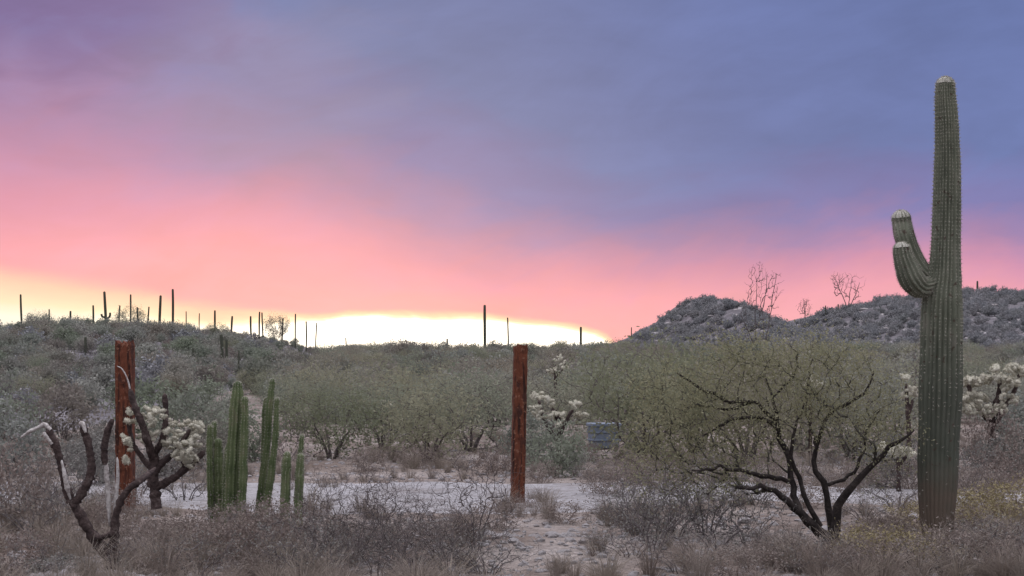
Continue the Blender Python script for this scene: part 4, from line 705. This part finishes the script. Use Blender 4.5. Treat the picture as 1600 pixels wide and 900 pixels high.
for px, d, s, sy, pr, lb_ in [
    (60, 12.8, .75, .9, GT, 'tangled grey twigs in the bottom left corner below the dead cholla'),
    (215, 13.3, .7, .8, GT, 'grey twigs just right of the dead cholla foot at the bottom'),
    (310, 12.8, .75, .95, GT, 'grey twigs at the bottom edge below the yellow jointed cholla'),
    (370, 14.6, .85, 1.0, GT, "grey twigs in front of the thick green column's foot"),
    (450, 13.2, .85, 1.1, GT, 'grey twigs at the bottom edge below the stubby columns'),
    (490, 12.75, .8, 1.2, GT, 'grey twigs at the bottom edge right below the stubby columns'),
    (545, 13.9, 0.8, 0.9, GT, 'grey twigs among the bare shrubs, nearest the stubby columns'),
    (585, 14.5, 0.7, 0.8, GT, 'grey twigs among the bare shrubs, second from the stubby columns'),
    (640, 13.3, 0.8, 1.0, GT, 'grey twigs under the middle bare shrub at the bottom'),
    (700, 14.2, 0.75, 0.9, GT, 'grey twigs among the bare shrubs, nearest the lone post'),
    (760, 13.3, .75, 1.0, GT, 'grey twigs at the bottom in front and left of the lone post'),
    (1020, 14.3, .9, 1.5, GT, 'tall grey twigs left of the wide tangle under the mesquite'),
    (1100, 15.8, .95, 1.7, GT, 'tall grey twigs right behind the wide tangle under the mesquite'),
    (1000, 15.6, .85, 1.5, GT, "tall grey twigs at the bare ground's edge, far left of the mesquite trunk"),
    (1170, 15.0, .8, 1.3, GT, 'grey twigs under the lowest mesquite limb, near its trunk'),
    (1280, 12.8, .7, .9, GT, 'grey twigs at the bottom edge straight below the mesquite trunk'),
    (1370, 12.8, .75, .9, BR, 'matted brown brush at the bottom edge left of the saguaro foot'),
    (1440, 12.8, .7, .8, GT, 'grey twigs at the bottom edge straight below the saguaro'),
    (1510, 12.9, .8, .9, BR, 'matted brown brush at the bottom edge right of the saguaro foot'),
    (1560, 12.9, .8, .9, GT, 'grey twigs at the bottom edge near the right corner'),
    (1385, 15.6, .75, .9, BR, 'matted brown brush between mesquite trunk and saguaro foot'),
    (1500, 15.2, .7, .9, BR, 'matted brown brush touching the right of the saguaro foot'),
    (340, 15.6, .8, .9, BR, 'matted brown brush at the feet of the short column pair'),
    (395, 15.8, .8, .9, BR, 'matted brown brush at the feet of the slender columns'),
    (170, 16.2, .8, .9, BR, 'matted brown brush behind the dead cholla trunk'),
    (250, 15.3, .75, .8, BR, 'matted brown brush in front of the yellow jointed cholla trunk')]:
    pl('grey_twig_shrub' if pr is GT else 'brown_brush', lb_, 'shrub', pr, px, d, s, 'tangled brush along the bottom', sy, names=('stems', 'foliage'))
for px, d, s, sy, pr, nm, lb_ in [(812, 18.9, .5, .7, BR, 'brown_brush', 'small brown brush hiding the foot of the lone post'), (195, 18.3, .7, .9, BR, 'brown_brush', 'brown brush hiding the foot of the broad post'), (930, 22.6, .8, .9, GT, 'grey_twig_shrub', 'grey brush at the far track edge below the blue bin'), (1000, 22.0, .9, 1.0, BR, 'brown_brush', 'brown brush at the far track edge left of the mesquite crown'), (1080, 19.3, .9, 1.1, GT, 'grey_twig_shrub', 'grey brush on the track behind the low mesquite limbs'), (1200, 21.8, .9, 1.0, BR, 'brown_brush', 'brown brush at the far track edge behind the mesquite trunk'), (1290, 22.4, .9, 1.0, GT, 'grey_twig_shrub', 'grey brush at the far track edge between mesquite limbs'), (1420, 21.6, .9, 1.0, BR, 'brown_brush', 'brown brush at the far track edge just left of the saguaro')]:
    pl(nm, lb_, 'shrub', pr, px, d, s, 'brush in the near ground', sy, names=('stems', 'foliage'))

# ------------------------------------------------------------------ skyline cacti and trees
def far_saguaro(label, px, top, d, w=4.0, arms=(), group='saguaros on the skyline', sink=0.1):
    x = (px - 800) / FP * d; z = float(H(x, d)) - sink; h = at(px, top, d)[2] - z; R = w * (0.72 + 0.2 * math.sin(px * 3.7)) * d / FP / 2; t = thing('far_saguaro', label, 'cactus', (x, d, z), 0, group)
    pth = np.array([[0.02 * h * math.sin(k / 11 * 2 + px) + 0.03 * h * math.sin(px * 7) * k / 11, 0, h * k / 11] for k in range(12)]); rd = R * (0.8 + 0.25 * np.sin(np.linspace(0.2, 2.6, 12)))
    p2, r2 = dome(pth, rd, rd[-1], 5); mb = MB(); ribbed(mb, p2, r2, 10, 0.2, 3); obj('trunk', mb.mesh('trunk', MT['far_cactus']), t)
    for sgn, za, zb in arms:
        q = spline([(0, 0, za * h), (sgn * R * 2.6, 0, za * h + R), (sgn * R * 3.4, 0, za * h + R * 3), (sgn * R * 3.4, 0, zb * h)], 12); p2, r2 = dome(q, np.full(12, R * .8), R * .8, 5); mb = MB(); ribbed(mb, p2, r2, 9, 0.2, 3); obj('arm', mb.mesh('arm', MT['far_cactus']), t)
for px, top, d, w, arms, lb_ in [
    (34, 461, 138, 4, (), 'thin saguaro alone at the far left of the skyline'), (165, 457, 138, 4.5, ((-1, .42, .5), (1, .4, .52)), 'armed saguaro on the left skyline above the broad post'), (186, 478, 139, 3.5, (), 'shortest saguaro between the armed one and the next on the skyline'),
    (203, 461, 138, 4, (), 'thin saguaro rising from the skyline bushes, second right of the armed one'), (216, 481, 137, 3, (), 'stubby saguaro just right of the one in the skyline bushes'), (231, 480, 139, 3, (), 'small saguaro midway along the left skyline gap'), (250, 463, 138, 4.2, (), 'saguaro left of the tallest one on the left skyline'), (270, 453, 138, 5, (), 'tallest saguaro on the left skyline'),
    (111, 487, 139, 3.6, (), 'small dark saguaro left of the skyline thicket'), (362, 495, 139, 3.4, (), 'stubby saguaro where the left rise begins to fall'), (393, 495, 139, 3.5, (), 'lower of the saguaros left of the falling slope trees'), (405, 488, 138, 3.4, (), 'left one of a close pair on the falling skyline'), (411, 489, 138, 3, (), 'right one of a close pair on the falling skyline'), (463, 491, 136, 3.8, (), 'saguaro near the end of the falling skyline'), (494, 505, 140, 3, (), 'last thin saguaro at the left of the bright gap'),
    (78, 484, 139, 3.4, (), 'short saguaro right of the far left thin one on the skyline'), (145, 478, 138, 3.4, (), 'short saguaro just left of the armed skyline one'), (290, 487, 138, 3, (), 'stubby saguaro right of the tallest skyline one'), (312, 490, 139, 3, (), 'tiny saguaro on the bare stretch of the left skyline'), (335, 486, 139, 3.2, (), 'small saguaro midway to where the left skyline falls'), (440, 498, 137, 3, (), 'small saguaro beside the round airy skyline bush'), (478, 503, 137, 3, (), 'small saguaro second from the left end of the bright gap'), (541, 528, 155, 3, (), 'tiny saguaro low at the left of the bright gap'), (700, 530, 156, 3, (), 'tiny saguaro on the wide bush in the bright gap'),
    (756, 478, 158, 4.5, (), 'tall thin saguaro in the bright gap left of the lone post'), (793, 497, 158, 3.2, (), 'thin saguaro in the bright gap just left of the lone post'), (909, 512, 158, 3.8, (), 'saguaro at the right end of the bright gap'), (896, 538, 150, 6, (), 'stout short saguaro just left of the right end of the gap'), (986, 512, 243, 2.6, (), 'tiny saguaro on the foot of the pointed hill'), (1527, 440, 249, 3, (), 'tiny saguaro on the ridge just right of the big saguaro'), (1575, 452, 249, 2.6, (), 'tiny saguaro on the ridge near the right edge'), (1594, 455, 249, 2.6, (), 'tiny saguaro on the ridge at the right edge'),
    (1310, 476, 249, 2.6, (), 'tiny saguaro on the ridge left of the smaller bare tree'), (1290, 478, 249, 3, (), 'tiny saguaro on the ridge between the two bare trees')]:
    far_saguaro(lb_, px, top, d, w, arms)
for px, top, d, w, lb_ in [(347, 524, 95, 5, 'left one of a dark saguaro pair on the left slope'), (354, 531, 93, 5, 'right one of a dark saguaro pair on the left slope'), (375, 548, 88, 4, 'small saguaro on the slope right of the dark pair'), (303, 545, 85, 5, 'pale green saguaro on the slope above the yellow jointed cholla'), (133, 528, 88, 4.5, 'small saguaro on the slope left of the broad post'), (318, 530, 100, 4, 'thin saguaro on the slope left of the dark pair')]:
    far_saguaro(lb_, px, top, d, w, (), 'saguaros on the left slope')
bare_a = plant(301, 'tall_bare_tree', [(190, (0, 0, 3.6), (1.8, 1.2, 1.6)), (90, (-1.3, 0, 2.2), (1.3, .8, 1.1)), (70, (1.1, 0, 4.2), (1.0, .7, .9)), (50, (-.4, 0, 4.9), (.9, .6, .6))], [[(0, 0, -.2), (.15, 0, 1.5), (.5, 0, 4.6)], [(-.1, 0, -.2), (-.5, 0, 1.5), (-.4, 0, 4.3)], [(-.15, 0, 0), (-1, 0, 1.2), (-1.9, 0, 2.6)], [(.1, 0, .2), (.7, .1, 2), (1.3, 0, 4.6)]], 0.010, None, stem_r=0.055, K=5, bark='twig', jit=.08)
bare_b = plant(302, 'small_bare_tree', [(150, (0, 0, 2.6), (1.7, 1.2, 1.2)), (60, (-1.2, 0, 3.2), (.7, .6, .6))], [[(0, 0, -.2), (.1, 0, 1.2), (.5, 0, 3.2)], [(0, 0, .2), (-.5, 0, 1.6), (-1.5, 0, 3.3)], [(0, 0, .4), (.8, 0, 1.7), (1.3, 0, 2.8)]], 0.012, None, stem_r=0.055, K=5, bark='twig', jit=.08)
x = (1190 - 800) / FP * 150; t = put('bare_tree', 'tall bare branching tree on the skyline between mesquite and pointed hill', 'tree', bare_a, x, 150, 0, 1.0, 'bare trees on the right skyline', -0.2); t.location.z = at(1190, 505, 150)[2] - .1
GZ_ = float(H(x, 150)); t.scale = (1.0, 1.0, (at(1190, 407, 150)[2] - GZ_) / 5.45); t.location.z = GZ_ - 0.05
for px, d, top, hh, pr, lb_, s in [(1325, 246, 420, 3.95, bare_b, 'smaller bare tree standing on the ridge left of the saguaro', 1.5), (1258, 244, 462, 3.95, bare_b, 'small wispy tree on the ridge between the two bare trees', .9)]:
    x = (px - 800) / FP * d; z = float(H(x, d)); s_ = (at(px, top, d)[2] - z) / hh
    t = put('bare_tree', lb_, 'tree', pr, x, d, .2 if px > 1300 else 1.5, (s, s, s_), 'bare trees on the right skyline', .1)
G = 'bushes along the skyline'
for px, d, s, sy, pr, lb_ in [(62, 138, .85, .55, PV, 'wide airy bush on the left skyline near the far left saguaro'), (128, 138, .75, .6, PV, 'airy bush on the left skyline left of the armed saguaro'), (203, 137, .95, .6, PV, 'largest dark bush on the left skyline'), (340, 138, .7, .4, PV, 'low bush on the left skyline past the tallest saguaro'), (432, 137, .85, .75, PV, 'airy round bush where the left skyline falls away'), (285, 139, .6, .4, PV, 'low bush at the foot of the tallest skyline saguaro'),
    (530, 150, .55, .6, PV, 'small dark bush at the left end of the bright gap'), (562, 155, .7, .6, PV, 'dark bush against the bright gap, second from its left end'), (615, 155, .75, .5, PV, 'low dark bush against the bright gap, third from its left end'), (678, 155, 1.0, .6, PV, 'wide dark bush in the middle of the bright gap'), (720, 155, .6, .4, PV, 'low bush right of the wide one in the bright gap'), (775, 155, .9, .5, PV, 'bush at the foot of the two thin gap saguaros'), (850, 155, .8, .5, PV, 'bush in the bright gap right of the lone post'), (915, 155, .9, .55, PV, 'bush at the right end of the bright gap')]:
    pl('skyline_bush', lb_, 'bush', pr, px, d, s, G, sy * (2.1 if px < 480 else 1.5))

# ------------------------------------------------------------------ small things by the track
def rbox(sx_, sy_, sz_, bev=0.03, taper=0.93):
    import bmesh
    bm = bmesh.new(); bmesh.ops.create_cube(bm, size=1)
    for v in bm.verts: k = taper if v.co.z < 0 else 1; v.co = (v.co.x * sx_ * k, v.co.y * sy_ * k, (v.co.z + .5) * sz_)
    bmesh.ops.bevel(bm, geom=bm.edges[:], offset=bev, segments=3, profile=.5, affect='EDGES'); return bm
BD = 31.5; x = (943 - 800) / FP * BD; z0 = at(943, 703, BD)[2]; gz = float(H(x, BD)); t = thing('blue_bin', 'faded blue plastic bin standing in the scrub past the track', 'bin', (x, BD, gz), 0.25)
hb = at(943, 662, BD)[2] - gz
for nm, bm, zz in (('body', rbox(.54, .44, hb - .05), 0), ('lid', rbox(.58, .48, .07, .02, 1), hb - .055)):
    me = bpy.data.meshes.new(nm); bm.to_mesh(me); bm.free(); me.materials.append(MT['blue']); o = obj(nm, me, t); o.location.z = zz
for zz in (.35, .7):
    bm = rbox(.555, .455, .03, .008, 1); me = bpy.data.meshes.new('rib'); bm.to_mesh(me); bm.free(); me.materials.append(MT['blue']); o = obj('rib', me, t); o.location.z = zz * (hb - .05)
for px, d, s, lb_ in [(690, 23.3, .07, 'small white stone at the far track edge below the thicket'), (630, 23.4, .055, 'smaller white stone on the far track edge nearer the columns'), (930, 18.3, .09, 'pale flat stone on the bare ground right of the lone post'), (865, 15.2, .08, 'grey stone on the bare ground in front of the lone post'), (1160, 17.3, .10, 'pale stone under the low mesquite limbs'), (1085, 18.6, .08, 'pale stone behind the wide tangle of grey twigs')]:
    x = (px - 800) / FP * d; o = tag(obj('stone', RK[int(px) % 4], None, (x, d, float(H(x, d)) + s * .25)), lb_, 'stone', 'loose stones'); o.scale = (s,) * 3; o.rotation_euler = (0, 0, px)
